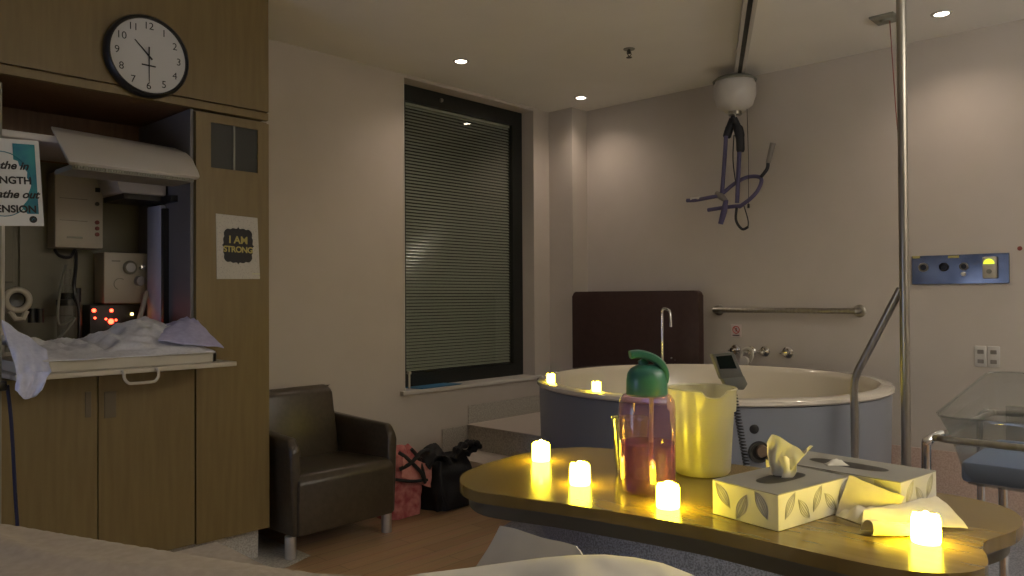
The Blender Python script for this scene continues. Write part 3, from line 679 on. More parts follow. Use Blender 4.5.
# wall boxes in alcove
def face_box(name, px, Yf, dep, m, label, cat):
    a = ay(px[0], px[1], Yf); c_ = ay(px[2], px[3], Yf)
    t = thing(name, ((a.x+c_.x)/2, Yf+dep, c_.z), label, cat)
    B().box((a.x, Yf, c_.z), (c_.x, Yf+dep, a.z), .006).make('case', m, t)
    return t, a, c_
t, a, c_ = face_box('control_box', (55, 171, 103, 249), 4.05, .115, 'cream', 'cream wall box with one black and four round buttons under the warmer hood', 'control box')
for px, py, rr, mm in ((97, 204, .010, 'darkframe'), (97, 222.5, .010, 'redknob'), (97, 228.5, .010, 'redknob'), (97, 234.5, .010, 'redknob')):
    p = ay(px, py, 4.05); B().lathe([(.0, -.006), (rr, -.005), (rr, 0.001)], (p.x, 4.05, p.z), 14, 'y', cap=False).make('button', mm, t)
p = ay(97.5, 190, 4.05); B().box((p.x-.011, 4.045, p.z-.011), (p.x+.011, 4.051, p.z+.011), .002).make('square_button', 'ink', t)
for q0, q1 in (((a.x+.02, 4.049, a.z-.125), (c_.x-.07, 4.0505, a.z-.122)), ((a.x+.02, 4.049, a.z-.23), (c_.x-.07, 4.0505, a.z-.227)), ((a.x+.05, 4.049, c_.z+.045), (a.x+.12, 4.0505, c_.z+.055))):
    B().box(q0, q1).make('printed_line', 'greypl', t, smooth=False)
p = ay(81, 171, 4.05); B().box((p.x-.03, 4.045, p.z-.006), (p.x+.03, 4.10, p.z+.010), .003).make('yellow_clip', 'gold', t)
t, a, c_ = face_box('blender_unit', (104, 252, 152, 303), 4.03, .135, 'cream', 'pale gauge unit with a round dial at right of the alcove', 'gauge unit')
p = ay(130, 267.5, 4.03)
B().lathe([(.0, -.012), (.030, -.012), (.034, -.006), (.035, 0)], (p.x, 4.03, p.z), 24, 'y', cap=False).make('dial', 'greypl', t)
B().lathe([(.0, -.016), (.022, -.014), (.024, -.010)], (p.x, 4.03, p.z), 20, 'y', cap=False).make('dial_face', 'clockface', t)
p2 = ay(139, 267.5, 4.03); B().lathe([(.0, -.03), (.012, -.028), (.014, 0)], (p2.x+.01, 4.03, p2.z), 14, 'y', cap=False).make('chrome_knob', 'chrome', t)
p = ay(139, 281, 4.03); B().lathe([(.0, -.03), (.022, -.028), (.026, 0)], (p.x, 4.03, p.z), 20, 'y', cap=False).make('flow_knob', 'grey', t)
b = B()
p = ay(120, 284, 4.03); b.tube([(p.x+.028*math.cos(k*PI/10), 4.029, p.z+.028*math.sin(k*PI/10)) for k in range(3, 15)], .002, 5)
p = ay(116, 261, 4.03); b.box((p.x-.02, 4.0285, p.z-.003), (p.x+.02, 4.0305, p.z+.003)); b.make('printed_scale', 'greypl', t)
# small LED monitor
t = thing('led_monitor', (1.45, 4.1, .99), 'dark monitor with red indicator lights behind the towel', 'monitor')
B().box((1.34, 4.06, .99), (1.595, 4.165, 1.272), .006).make('case', 'darkframe', t)
for px, py, rr, mm in ((94, 310.5, .009, 'led'), (111.5, 310.5, .008, 'led'), (95, 318, .005, 'led'), (111, 321.5, .013, 'led'), (106, 319, .005, 'led'), (116, 320, .005, 'led'), (132, 314, .007, 'ledy')):
    p = ay(px, py, 4.058); B().lathe([(.0, -.004), (rr, -.002), (rr, .002)], (p.x, 4.058, p.z), 12, 'y', cap=False).make('indicator_light', mm, t)
# suction jar, tubing and mask
t = thing('suction_jar', (1.22, 4.08, .99), 'clear suction jar with black tubing below the cream wall box', 'suction jar')
c0 = ay(68, 325, 4.03)
B().lathe([(.030, 1.10), (.045, 1.12), (.048, 1.27), (.04, 1.31), (.018, 1.33), (.014, 1.44)], (c0.x, 4.03, 0), 20).make('jar', 'acrylic', t)
B().lathe([(.0, 1.33), (.032, 1.33), (.034, 1.30), (.05, 1.298), (.05, 1.27)], (c0.x, 4.03, 0), 20, cap=False).make('lid', 'darkframe', t)
B().tube(catmull([ay(55, 250, 4.04), ay(60, 256, 4.0), ay(70, 257, 4.0), ay(75, 250, 4.04), ay(76, 264, 4.02), ay(74, 290, 3.98), ay(79, 310, 3.98), ay(79, 340, 3.98)], 6), .008, 8).make('black_tube', 'black', t)
B().tube(catmull([ay(66, 265, 4.02), ay(61, 285, 4.0), ay(58, 310, 3.98), ay(60, 325, 3.98), ay(75, 318, 3.96), ay(56, 340, 3.96), ay(30, 345, 3.98)], 6), .006, 8).make('clear_tube', 'greypl', t)
B().tube([ay(77, 288, 3.99), ay(77, 302, 3.99)], .018, 10).make('tube_connector', 'black', t)
t = thing('breathing_mask', (1.05, 4.0, 1.2), 'white ring shaped breathing mask hanging at the left of the alcove', 'mask')
p = ay(17.5, 300, 3.97)
B().tube([(p.x+.046*math.cos(a*PI/14), 3.97, p.z+.046*math.sin(a*PI/14)) for a in range(28)], .014, 10, True).make('ring', 'cream', t)
B().lathe([(.0, .03), (.03, .025), (.044, .0), (.046, .03)], (p.x, 3.96, p.z), 20, 'y', cap=False).make('cup', 'black', t)
B().tube([(p.x-.03, 3.97, p.z-.05), (p.x-.01, 3.965, p.z-.085), (p.x+.02, 3.965, p.z-.085), (p.x+.035, 3.97, p.z-.05)], .013, 8).make('elbow', 'cream', t)
t = thing('tube_fittings', (1.1, 4.0, 1.2), 'two small black tube fittings beside the white ring mask', 'fitting')
for x_ in (31, 39):
    p = ay(x_, 315, 4.03); B().tube([p+Vector((0, -.012, -.035)), p+Vector((0, -.012, .03))], .017, 10).make('fitting', 'black', t)
B().tube([ay(31, 315, 4.03), ay(39, 316, 4.03)], .011, 8).make('fitting_bridge', 'black', t)
tag(B().tube([ay(139, 321, 3.9), ay(147, 292, 3.98)], .012, 10).make('tube_holder', 'cream'), 'pale plastic tube leaning below the gauge unit', 'tube')

# tray
tr = thing('resuscitation_tray', (1.25, 3.6, .99), 'cream pull-out tray with a loop handle over the cabinet doors', 'tray')
B().box((.83, 3.24, 1.0), (1.675, 4.10, 1.020), .004).make('flange', 'cream', tr, smooth=False)
b = B().box((.86, 3.29, 1.020), (1.605, 3.31, 1.062), .003).box((.86, 4.05, 1.020), (1.605, 4.07, 1.062), .003).box((.86, 3.29, 1.020), (.88, 4.07, 1.062), .003).box((1.585, 3.29, 1.020), (1.605, 4.07, 1.062), .003)
b.box((.87, 3.30, 1.020), (1.595, 4.06, 1.045)); b.make('tray_body', 'cream', tr, smooth=False)
h0, h1 = ay(122.5, 370, 3.235), ay(156.5, 366, 3.235)
B().tube(catmull([(h0.x, 3.245, 1.012), (h0.x, 3.222, 1.010), (h0.x, 3.215, .985), (h0.x+.012, 3.212, .968), (h0.x+.03, 3.212, .963), (h1.x-.03, 3.212, .963), (h1.x-.012, 3.212, .968), (h1.x, 3.215, .985), (h1.x, 3.222, 1.010), (h1.x, 3.245, 1.012)], 4), .006, 8).make('handle', 'cream', tr)
# towels on it
def ztop(x):
    K = [(.80, 1.14), (.92, 1.13), (1.02, 1.10), (1.12, 1.105), (1.20, 1.10), (1.30, 1.16), (1.38, 1.20), (1.46, 1.195), (1.54, 1.17), (1.60, 1.10), (1.68, 1.07)]
    for (a, za), (b_, zb_) in zip(K, K[1:]):
        if x <= b_: return za+(zb_-za)*max(0, (x-a))/(b_-a)
    return K[-1][1]
def towel(u, v):
    x = .87+.72*u; y = 3.27+.52*v+.03*nz(u*5, 1)
    base = 1.068; e = math.sin(min(1, v*1.25)*PI/2)
    fold = .035*abs(nz(x*9+v*3, v*5, 2))+.018*nz(x*22, y*18, 5)
    z = base+(ztop(x)-base)*e**1.3*(1-.3*max(0, v-.8)/.2)+fold*e*1.2
    return (x+.02*nz(u*6, v*6, 9), y, max(z, base-.001))
tag(B().sheet(towel, 70, 40, .004).make('towel', 'towel'), 'crumpled white towel heaped on the pull-out tray', 'towel')
def hang(u, v):
    # hangs over the left front corner of the tray
    s = v
    x = .80+.13*u+.05*(1-s)*0+ (.06*u if s > .45 else 0)
    if s < .5:
        k = s/.5; z = .935+.10*k+.012*math.cos(u*PI)*(1-k); y = 3.214-.012*math.sin(u*7)*(1-k*.5)
        x = .812+.075*u+.035*u*k+.006*k
        z += .045*abs(u-.45)**1.5*(1-k)*2
    else:
        k = (s-.5)/.5; z = 1.035+.19*k*(1-u*.62)+.015*nz(u*4, k*3, 4); y = 3.214+.20*k
        x = .818+.11*u+.04*u*k
    return (x, y+.012*nz(u*5, s*5, 7), z)
tag(B().sheet(hang, 24, 40, .006).make('hanging_cloth', 'bluelit'), 'blue-lit white cloth hanging over the left corner of the tray', 'cloth')
def bcloth(u, v):
    p00, p10, p01, p11 = ay(158, 345, 3.35), ay(224, 352, 3.27), ay(166, 328, 3.62), ay(192, 319, 3.60)
    p = p00*(1-u)*(1-v)+p10*u*(1-v)+p01*(1-u)*v+p11*u*v
    return p+Vector((0, 0, .02+.012*nz(u*4, v*4, 3)+.02*math.sin(u*PI)*math.sin(v*PI)))
tag(B().sheet(bcloth, 20, 16, .004).make('folded_cloth', mixed('lavender_cloth', (.40, .40, .62), (.48, .48, .70), 40, .9)), 'lavender cloth with a pointed corner at the right end of the tray', 'cloth')

# stand and poster at far left
sp = thing('equipment_stand', (.805, 3.30, 0), 'slim pale equipment stand with a dark cable at the left edge', 'stand')
B().tube([(.785, 3.318, .03), (.785, 3.318, 2.1)], .011, 10).make('pole', 'greypl', sp)
B().box((.770, 3.30, .965), (.81, 3.335, 1.0), .004).make('clamp', 'black', sp)
b = B()
for a in range(4):
    q = PI/4+a*PI/2; b.tube([(.785, 3.318, .06), (.785+.14*math.cos(q), 3.318+.14*math.sin(q), .03)], .012, 8)
    b.lathe([(.018, 0), (.02, .02), (.01, .035)], (.785+.14*math.cos(q), 3.318+.14*math.sin(q), 0), 10)
b.make('base', 'black', sp)
B().tube(catmull([(.812, 3.31, .985), (.825, 3.31, .85), (.84, 3.32, .6), (.853, 3.325, .35), (.85, 3.34, .08)], 6), .0065, 8).make('cable', 'cable', sp)
def poster_frame(o, r, u): return Vector(o), Vector(r).normalized(), Vector(u).normalized()
tl = ay(38.5, 141, 3.30); bl = ay(44, 226, 3.30)
hgt = (tl-bl).length; wid = .22
u_ = (tl-bl).normalized(); n_ = Vector((0, -1, 0)); rr_ = u_.cross(n_)*-1
rr_ = Vector((math.cos(-.0), 0, 0)); rr_ = (Vector((1, 0, 0))-u_*u_.x).normalized()
o_ = tl-rr_*wid-u_*hgt                         # lower left corner
def pq(a, b_, d=0): return o_+rr_*(a*wid)+u_*(b_*hgt)+n_*d
t = thing('affirmation_poster', tuple(pq(.5, 0)), 'white and blue watercolour poster with black lettering at the left edge', 'poster')
B().hull([pq(a, b_, d) for a in (0, 1) for b_ in (0, 1) for d in (0, .002)]).make('sheet', 'poster', t, smooth=False)
b = B()
def blob(b, pts, d): b.hull([pq(x, y, d) for x, y in pts]+[pq(x, y, d+.0006) for x, y in pts])
P1 = []
up_pts = [(.60, .94), (.94, .94), (.95, .70), (.95, .40), (.94, .16), (.80, .17), (.72, .22), (.66, .30)]
b.hull([pq(x, y, .0024) for x, y in ((.60, .95), (.93, .95), (.93, .14), (.76, .14), (.60, .30))]+[pq(x, y, .003) for x, y in ((.60, .95), (.93, .95), (.93, .14), (.76, .14), (.60, .30))])
b.make('watercolour', 'posterblue', t, smooth=False)
b = B(); ov = [(.42+.40*math.cos(a*PI/20)+.02*math.cos(a*1.9), .47+.33*math.sin(a*PI/20)+.012*math.sin(a*2.3)) for a in range(40)]
vs = [b.bm.verts.new(pq(x, y, .0035)) for x, y in ov]; b.bm.faces.new(vs); b.make('white_patch', 'poster', t, smooth=False)
B().tube([pq(.42+.44*math.cos(a*PI/20), .48+.37*math.sin(a*PI/20), .0032) for a in range(40)], .0016, 5, True).make('ring', 'posterblue', t)
b = B()
for tx, yy, sz, shr, sx in (('Breathe in', .69, .040, .35, .81), ('STRENGTH', .52, .037, 0, .85), ('Breathe out', .36, .040, .35, .94), ('TENSION', .19, .037, 0, .90)):
    text_bm(b := B(), tx, sz, pq(sx, yy, .0042), rr_+u_*.0, u_, n_, .0006, 1.0, shr, 'RIGHT', .0012).make('lettering_line', 'ink', t, smooth=False)
b = B(); c2 = pq(.84, .075, .0028); b.lathe([(.0, -.001), (.013, -.001), (.013, .0005)], (c2.x, c2.y, c2.z), 20, 'y', cap=False); b.make('round_logo', 'ink', t)
b = B(); b.tube([c2+Vector((-.005, -.0015, -.004)), c2+Vector((.0, -.0015, .004)), c2+Vector((.006, -.0015, .001))], .0012, 5); b.make('logo_mark', 'posterblue', t)

# I AM STRONG poster
A_ = ay(216, 213.5, YC-.003); B_ = ay(257.5, 218, YC-.003); C_ = ay(260, 279, YC-.003); D_ = ay(217, 279, YC-.003)
t = thing('strong_poster', tuple(D_), 'dotted white poster reading I AM STRONG on a black badge', 'poster')
off = Vector((0, .0028, 0))
B().hull([p for p in (A_, B_, C_, D_)]+[p+off for p in (A_, B_, C_, D_)]).make('sheet', 'posterdots', t, smooth=False)
cx = (A_+B_+C_+D_)/4+Vector((.0, -.002, .008))
vs = []; b = B()
for k in range(96):
    a = 2*PI*k/96; sq = (abs(math.cos(a))**5+abs(math.sin(a))**5)**(-1/5)
    ed = .80+.05*math.cos(4*a)*-1+(.10*max(0, 1-abs(((a/(PI/2)+.5) % 1)-.5)*18))
    rad = .098*min(sq, 1.12)*ed
    # scalloped corners
    m4 = abs(((a-PI/4) % (PI/2))-PI/4)   # 0 at axes .. PI/4 on diagonals
    rad *= 1-.10*math.exp(-((m4-.50)/.10)**2)
    vs.append(b.bm.verts.new(cx+Vector((rad*math.cos(a), 0, rad*math.sin(a)*1.1))))
b.bm.faces.new(vs); b.make('badge', 'ink', t, smooth=False)
b = B()
text_bm(b, 'I AM', .050, cx+Vector((0, -.001, .026)), (1, 0, -.02), (.0, 0, 1), (0, -1, 0), .0006, 1.0, 0, 'CENTER', .0012)
text_bm(b, 'STRONG', .040, cx+Vector((0, -.001, -.020)), (1, 0, -.02), (.0, 0, 1), (0, -1, 0), .0006, .92, 0, 'CENTER', .0012)
b.make('lettering', 'gold', t, smooth=False)
b = B(); q = C_+Vector((-.008, -.003, .022)); b.box((q.x-.035, q.y, q.z-.0), (q.x+.006, q.y+.0012, q.z+.006)).box((q.x+.0, q.y, q.z-.016), (q.x+.007, q.y+.0012, q.z-.010))
b.make('tape', mat('clear_tape', (.6, .6, .4), .12, 0, coat=1), t, smooth=False)

# ------------------------------------------------------------------ clock
ck = thing('wall_clock', (1.40, YC, 2.20), 'round black rimmed wall clock with a white face showing half past ten', 'clock')
cx_, cz_, cr = 1.397, 2.375, .176
yf = YC-.052
B().lathe([(cr-.02, .05), (cr+.004, .05), (cr+.006, .02), (cr, .004), (cr-.006, 0), (cr-.012, .004), (cr-.013, .016), (cr-.02, .016)], (cx_, yf, cz_), 64, 'y', cap=False).make('rim', 'black', ck)
B().lathe([(.0, .014), (cr-.011, .014), (cr-.011, .045), (0, .045)], (cx_, yf, cz_), 64, 'y', cap=False).make('dial', 'clockface', ck)
for hr in range(1, 13):
    a = PI/2-hr*PI/6; text_bm(B_n := B(), str(hr), .045, (cx_+.133*math.cos(a), yf+.0135, cz_+.133*math.sin(a)), (1, 0, 0), (0, 0, 1), (0, -1, 0), .0006)
    B_n.make('numeral', 'ink', ck, smooth=False)
b = B()
def hand(b, ang, l, tail, w_, y):
    d = Vector((math.sin(ang), 0, math.cos(ang))); p = Vector((d.z, 0, -d.x)); c = Vector((cx_, y, cz_))
    pts = [c-d*tail-p*w_, c-d*tail+p*w_, c+d*l+p*w_*.5, c+d*l-p*w_*.5]
    b.hull(pts+[q+Vector((0, -.001, 0)) for q in pts])
hand(b, math.radians(-45), .085, .02, .0042, yf+.011); b.make('hour_hand', 'ink', ck, smooth=False)
b = B(); hand(b, math.radians(180), .115, .04, .0030, yf+.009); b.make('minute_hand', 'ink', ck, smooth=False)
B().box((cx_-.03, yf+.0125, cz_-.045), (cx_+.03, yf+.0138, cz_-.039)).make('maker_mark', 'ink', ck, smooth=False)

# ================================================================== BASSINET
bs = thing('bassinet', (2.72, .25, 0), 'clear acrylic hospital bassinet on a chrome frame at the right edge', 'bassinet')
yR = -.22
B().tube(catmull([(2.42, yR, .895), (2.405, .45, .895), (2.405, .585, .895), (2.42, .615, .895), (2.46, .622, .895), (2.98, .612, .895), (3.04, .605, .895), (3.065, .57, .895), (3.065, yR, .895), (2.95, yR-.05, .895), (2.5, yR-.05, .895)], 5, True), .0095, 10, True).make('rail', 'steel', bs)
for x in (2.44, 3.02):
    for y in (.64, yR-.04):
        xx = x-.03 if x < 2.7 else x+.03
        B().tube(catmull([(x+(.02 if x < 2.7 else -.02), y-.02, .90), (xx+.0, y+.0, .885), (xx, y+.006, .84), (xx, y+.006, .5), (xx, y+.006, .075)], 5), .013, 12).make('post', 'chrome', bs)
        B().lathe([(.012, .075), (.026, .06), (.03, .03), (.026, .0), (.01, .0)], (xx, y+.006, 0), 14).make('caster', 'black', bs)
B().tube([(2.73, .52, .10), (2.73, .52, .75)], .013, 12).tube([(2.41, .646, .16), (2.73, .52, .12), (3.05, .646, .16)], .011, 8).tube([(2.73, .52, .12), (2.73, -.25, .12)], .011, 8).make('centre_post', 'chrome', bs)
b = B()
bot = [(2.50, .575, .757), (2.98, .575, .757), (2.98, -.18, .757), (2.50, -.18, .757)]
mid_ = [(2.46, .606, .89), (3.02, .60, .89), (3.02, -.20, .89), (2.46, -.20, .89)]
tp = [(2.42, .63, .955), (3.06, .62, 1.036), (3.06, -.25, 1.036), (2.42, -.25, .955)]
rows = []
def rr4(c4, k=.04):
    out = []
    for i in range(4):
        p = Vector(c4[i]); a = Vector(c4[i-1]); c = Vector(c4[(i+1) % 4])
        out += [p+(a-p).normalized()*k, p+((a-p).normalized()+(c-p).normalized())*k*.3, p+(c-p).normalized()*k]
    return out
for c4 in (bot, mid_, tp): rows.append([b.bm.verts.new(p) for p in rr4(c4)])
for r0, r1 in zip(rows, rows[1:]):
    for i in range(12): b.bm.faces.new((r0[i], r0[(i+1) % 12], r1[(i+1) % 12], r1[i]))
b.bm.faces.new(rows[0])
o = b.make('basin', 'acrylic', bs)
md = o.modifiers.new('thick', 'SOLIDIFY'); md.thickness = .003
B().tube(rr4(tp), .0035, 6, True).make('basin_lip', 'acrylic', bs)
B().box((2.505, -.15, .762), (2.97, .582, .822), .012).make('mattress', 'bluematt', bs)
B().box((2.99, .42, .80), (3.0, .56, .93), .003).make('card_holder', 'acrylic', bs, smooth=False)

# ================================================================== OVERBED TABLE
T = .95
tb_ = thing('overbed_table', (1.28, .7, 0), 'wood laminate overbed table carrying the candles and tissue boxes', 'table')
ctrl = [(1.0, 1.07), (1.045, 1.115), (1.11, 1.145), (1.20, 1.160), (1.31, 1.163), (1.40, 1.135), (1.455, 1.05), (1.475, .90), (1.492, .72), (1.51, .50), (1.512, .37), (1.50, .31), (1.47, .268), (1.41, .243), (1.345, .242), (1.29, .256), (1.24, .264), (1.195, .248), (1.15, .238), (1.105, .25), (1.068, .29), (1.052, .35), (1.052, .47), (1.054, .58), (1.045, .66), (1.032, .74), (1.012, .85), (.985, .95), (.976, 1.01)]
ol = [(p.x, p.y) for p in catmull([(x, y, 0) for x, y in ctrl], 4, True)]
B().prism(ol, T-.020, T, .004).make('tabletop', 'tablewood', tb_)
cxm, cym = 1.27, .70
il = [(cxm+(x-cxm)*.955, cym+(y-cym)*.965) for x, y in ol]
B().prism(il, T-.046, T-.0205, .002).make('under_frame', mat('olive_under_frame', (.075, .065, .04), .5), tb_)
B().box((1.355, .40, .05), (1.415, .46, T-.046), .006).make('column', 'steel', tb_)
B().box((.70, .41, .035), (1.45, .45, .065), .006).box((1.37, .30, .035), (1.41, .62, .065), .006).make('base', 'steel', tb_)
for x, y in ((.72, .43), (1.43, .43), (1.39, .31), (1.39, .61)):
    B().lathe([(.01, 0), (.018, .004), (.018, .03), (.01, .036)], (x, y, 0), 12).make('caster', 'black', tb_)

# ------------------------------------------------------------------ candles
def candle(x, y, z, label, s=1.0):
    t = thing('led_candle', (x, y, z), label, 'candle', 'flickering LED tea light candles')
    n = 28; b = B(); prof = [(.0, .001), (.0185, .001), (.0195, .004), (.0192, .034)]
    rings = []
    for k, (r, h) in enumerate(prof[1:]):
        rings.append([b.bm.verts.new((x+r*s*math.cos(2*PI*j/n), y+r*s*math.sin(2*PI*j/n), z+h*s)) for j in range(n)])
    rings.append([b.bm.verts.new((x+.0172*s*math.cos(2*PI*j/n), y+.0172*s*math.sin(2*PI*j/n), z+s*(.0395+.0010*math.sin(3*2*PI*j/n+x*40)+.0006*math.sin(5*2*PI*j/n)))) for j in range(n)])
    rings.append([b.bm.verts.new((x+.0125*s*math.cos(2*PI*j/n), y+.0125*s*math.sin(2*PI*j/n), z+s*.034)) for j in range(n)])
    for a, c_ in zip(rings, rings[1:]):
        for j in range(n): b.bm.faces.new((a[j], a[(j+1) % n], c_[(j+1) % n], c_[j]))
    b.bm.faces.new(rings[0][::-1]); b.bm.faces.new(rings[-1])
    b.make('wax_body', 'candle', t)
    B().lathe([(.0, .033), (.005, .034), (.0068, .038), (.005, .042), (.0025, .0445), (0, .045)], (x, y, z), 12, cap=False).make('flame', 'flame', t)
    return t
cs_ = [(541, 461, T, 'lit candle on the table nearest its left end'), (580, 485, T, 'lit candle on the table, second from its left end'),
       (668, 508, T, 'lit candle on the table in front of the purple bottle'), (926, 543, T, 'lit candle on the table beside the napkins, furthest right'),
       (551, 380, .838, 'small lit candle on the tub rim, left of the two'), (596, 388, .838, 'small lit candle on the tub rim, right of the two')]
for px, py, z, lb in cs_:
    p = az(px, py, z); 
    if z < .9:
        an = math.radians(145 if px < 570 else 174); p = Vector((TC.x+.905*math.cos(an), TC.y+.905*math.sin(an), z))
    candle(p.x, p.y, z, lb, 1.0 if z > .9 else 1.15)

# ------------------------------------------------------------------ bottle
bx, by = 1.181, .774
t = thing('water_bottle', (bx, by, T), 'purple see-through drinking bottle with a green flip lid', 'bottle')
bc_ = (bx, by, T)
B().lathe([(.0, .004), (.036, .002), (.044, .004), (.0495, .012), (.0505, .03), (.0505, .150), (.049, .163), (.043, .172), (.036, .176), (.034, .186)], bc_, 40, cap=False).make('bottle_body', 'purple', t)
B().lathe([(.0, .006), (.044, .008), (.0482, .02), (.0485, .088), (.0, .088)], bc_, 40, cap=False).make('drink', 'water', t)
B().tube([(bx+.004, by-.004, T+.012), (bx+.006, by-.006, T+.18)], .0042, 10).make('straw', 'straw', t)
B().lathe([(.0355, .172), (.0368, .175), (.0365, .200), (.0345, .212), (.029, .220), (.018, .2265), (0, .228)], bc_, 36, cap=False).make('cap', 'teal', t)
rv = Vector((RT.x, RT.y, 0)).normalized(); lv = -rv
def bp(a, z): return Vector((bx, by, T+z))+rv*a
b = B(); path = catmull([bp(.029, .196), bp(.031, .210), bp(.027, .223), bp(.018, .234), bp(.004, .242), bp(-.014, .246), bp(-.030, .2445)], 6)
n_p = len(path); fwd = Vector((F.x, F.y, 0)).normalized()
for sgn in (0,):
    rg = []
    for i, p in enumerate(path):
        d = (path[min(i+1, n_p-1)]-path[max(i-1, 0)]).normalized(); up_ = fwd.cross(d).normalized()
        wd = .016+.003*math.sin(i/n_p*PI); th_ = .0085-.0015*i/n_p
        rg.append([b.bm.verts.new(p+fwd*(wd*math.copysign(abs(math.cos(q))**.6, math.cos(q)))+up_*(th_*math.copysign(abs(math.sin(q))**.6, math.sin(q)))) for q in [2*PI*k/14 for k in range(14)]])
    for i in range(n_p-1):
        for k in range(14): b.bm.faces.new((rg[i][k], rg[i][(k+1) % 14], rg[i+1][(k+1) % 14], rg[i+1][k]))
    b.bm.faces.new(rg[0][::-1]); b.bm.faces.new(rg[-1])
b.make('flip_handle', 'teal', t)
B().tube([bp(-.004, .226), bp(-.010, .236)], [.010, .007], 12).make('spout_tip', 'teal', t)
# tumbler behind
q = az(633, 476, T); t = thing('plastic_tumbler', (q.x, q.y, T), 'clear plastic cup standing behind the purple bottle', 'cup')
q = q+Vector((.012, .014, 0))
B().lathe([(.0, .003), (.026, .003), (.0285, .008), (.036, .108), (.0365, .110), (.0345, .109), (.0268, .010), (.0, .007)], (q.x, q.y, T), 32, cap=False).make('cup_wall', 'glass', t)
B().lathe([(.0358, .105), (.0375, .109), (.0358, .112), (.0345, .108)], (q.x, q.y, T), 32, cap=False).make('cup_rim', 'glass', t)
# jug
jc = az(702, 473, T); jc = (jc.x, jc.y, T)
t = thing('water_jug', jc, 'cloudy yellow-lit plastic water jug without a lid beside the bottle', 'jug')
b = B(); prof = [(.0, .002), (.050, .002), (.0545, .008), (.0555, .02), (.062, .125), (.0665, .1255), (.0675, .165), (.0695, .168), (.067, .170), (.064, .167), (.0635, .13), (.0605, .124), (.053, .02), (0, .006)]
rings = []; n = 48
for r, z in prof:
    ring = []
    for j in range(n):
        a = 2*PI*j/n; vd = math.atan2(-F.y, -F.x); da = (a-vd-.14+PI) % (2*PI)-PI
        zz = z; rr = r
        if z > .14:
            zz -= .013*(1/(1+math.exp((abs(da)-.30)*30)))     # pouring notch towards the camera
            db_ = (a-vd-2.6+PI) % (2*PI)-PI
            rr += .005*math.exp(-(db_/.3)**2)
        ring.append(b.bm.verts.new((jc[0]+rr*math.cos(a), jc[1]+rr*math.sin(a), T+zz)))
    rings.append(ring)
for a, c_ in zip(rings, rings[1:]):
    for j in range(n):
        b.bm.faces.new((a[j], a[(j+1) % n], c_[(j+1) % n], c_[j]))
b.make('jug_body', 'jug', t)
B().lathe([(.0, .008), (.052, .010), (.0588, .088), (.0, .088)], jc, 40, cap=False).make('jug_contents', 'jugwater', t)

# ------------------------------------------------------------------ tissue boxes
def tissue_box(P0, a, b_, la, lb, h, name, label, pull):
    a = Vector(a).normalized(); b_ = Vector(b_).normalized(); P = Vector(P0)
    c = P+a*la/2+b_*lb/2
    t = thing(name, (c.x, c.y, T), label, 'tissue box')
    def q(u, v, z): return P+a*(u*la)+b_*(v*lb)+Vector((0, 0, z))
    z1 = h-.0012
    bb = B().hull([q(u, v, z) for u in (0, 1) for v in (0, 1) for z in (.0005, z1)], .0008, 1); bb.make('carton', 'boxcard', t, smooth=False)
    b2 = B(); b2.hull([q(u, v, z) for u in (.0, 1) for v in (.0, 1) for z in (z1, h)]); b2.make('top_panel', 'boxtop_shaded', t, smooth=False)
    lng = la > lb
    el = []
    for k in range(28):
        an = 2*PI*k/28; e1, e2 = .29*math.copysign(abs(math.cos(an))**.7, math.cos(an)), .17*math.copysign(abs(math.sin(an))**.8, math.sin(an))
        el.append(q(.5+(e1 if lng else e2), .5+(e2 if lng else e1), h+.0003))
    b3 = B(); vs = [b3.bm.verts.new(p) for p in el]; b3.bm.faces.new(vs); b3.make('opening', 'darkframe', t, smooth=False)
    # printed leaves on the two faces towards the bed
    b4 = B(); rnd_ = random.Random(5)
    def leaf(face, cu, cv, ln, wd, an):
        for wv in (1, .55, .15, -.4, -.85):
            pts = []
            for k in range(9):
                s_ = k/8; x = (s_-.5)*ln; y = wv*wd*math.sin(s_*PI)
                uu = cu+(x*math.cos(an)-y*math.sin(an)); vv = cv+(x*math.sin(an)+y*math.cos(an))
                vv = max(.002, min(h-.003, vv))
                if face == 'a': pts.append(P+a*max(.002, min(la-.002, uu))+Vector((0, 0, vv))-b_*.0003)
                else: pts.append(P+b_*max(.002, min(lb-.002, uu))+Vector((0, 0, vv))-a*.0003)
            b4.tube(pts, .0005, 4)
    for face, L_ in (('a', la), ('b', lb)):
        b4 = B(); k = 0; u = .03
        while u < L_-.01:
            leaf(face, u, h*(.42 if k % 2 else .62), .045, .009, (2.2 if k % 2 else .9)+rnd_.uniform(-.2, .2)); u += .036; k += 1
        b4.make('leaf_print', 'print', t)
    return t, q
t1, q1 = tissue_box((1.105, .497, T), (.984, -.182, 0), (.19, .98, 0), .192, .122, .055, 'tissue_box', 'floral tissue box with a tissue standing up, nearest the bed', True)
t2, q2 = tissue_box((1.306, .387, T), (.99, -.14, 0), (.10, .99, 0), .128, .235, .055, 'tissue_box', 'floral tissue box behind the napkins at the back edge of the table', False)
t2['label'] = 'floral tissue box lying flat behind the napkins at the back edge of the table'
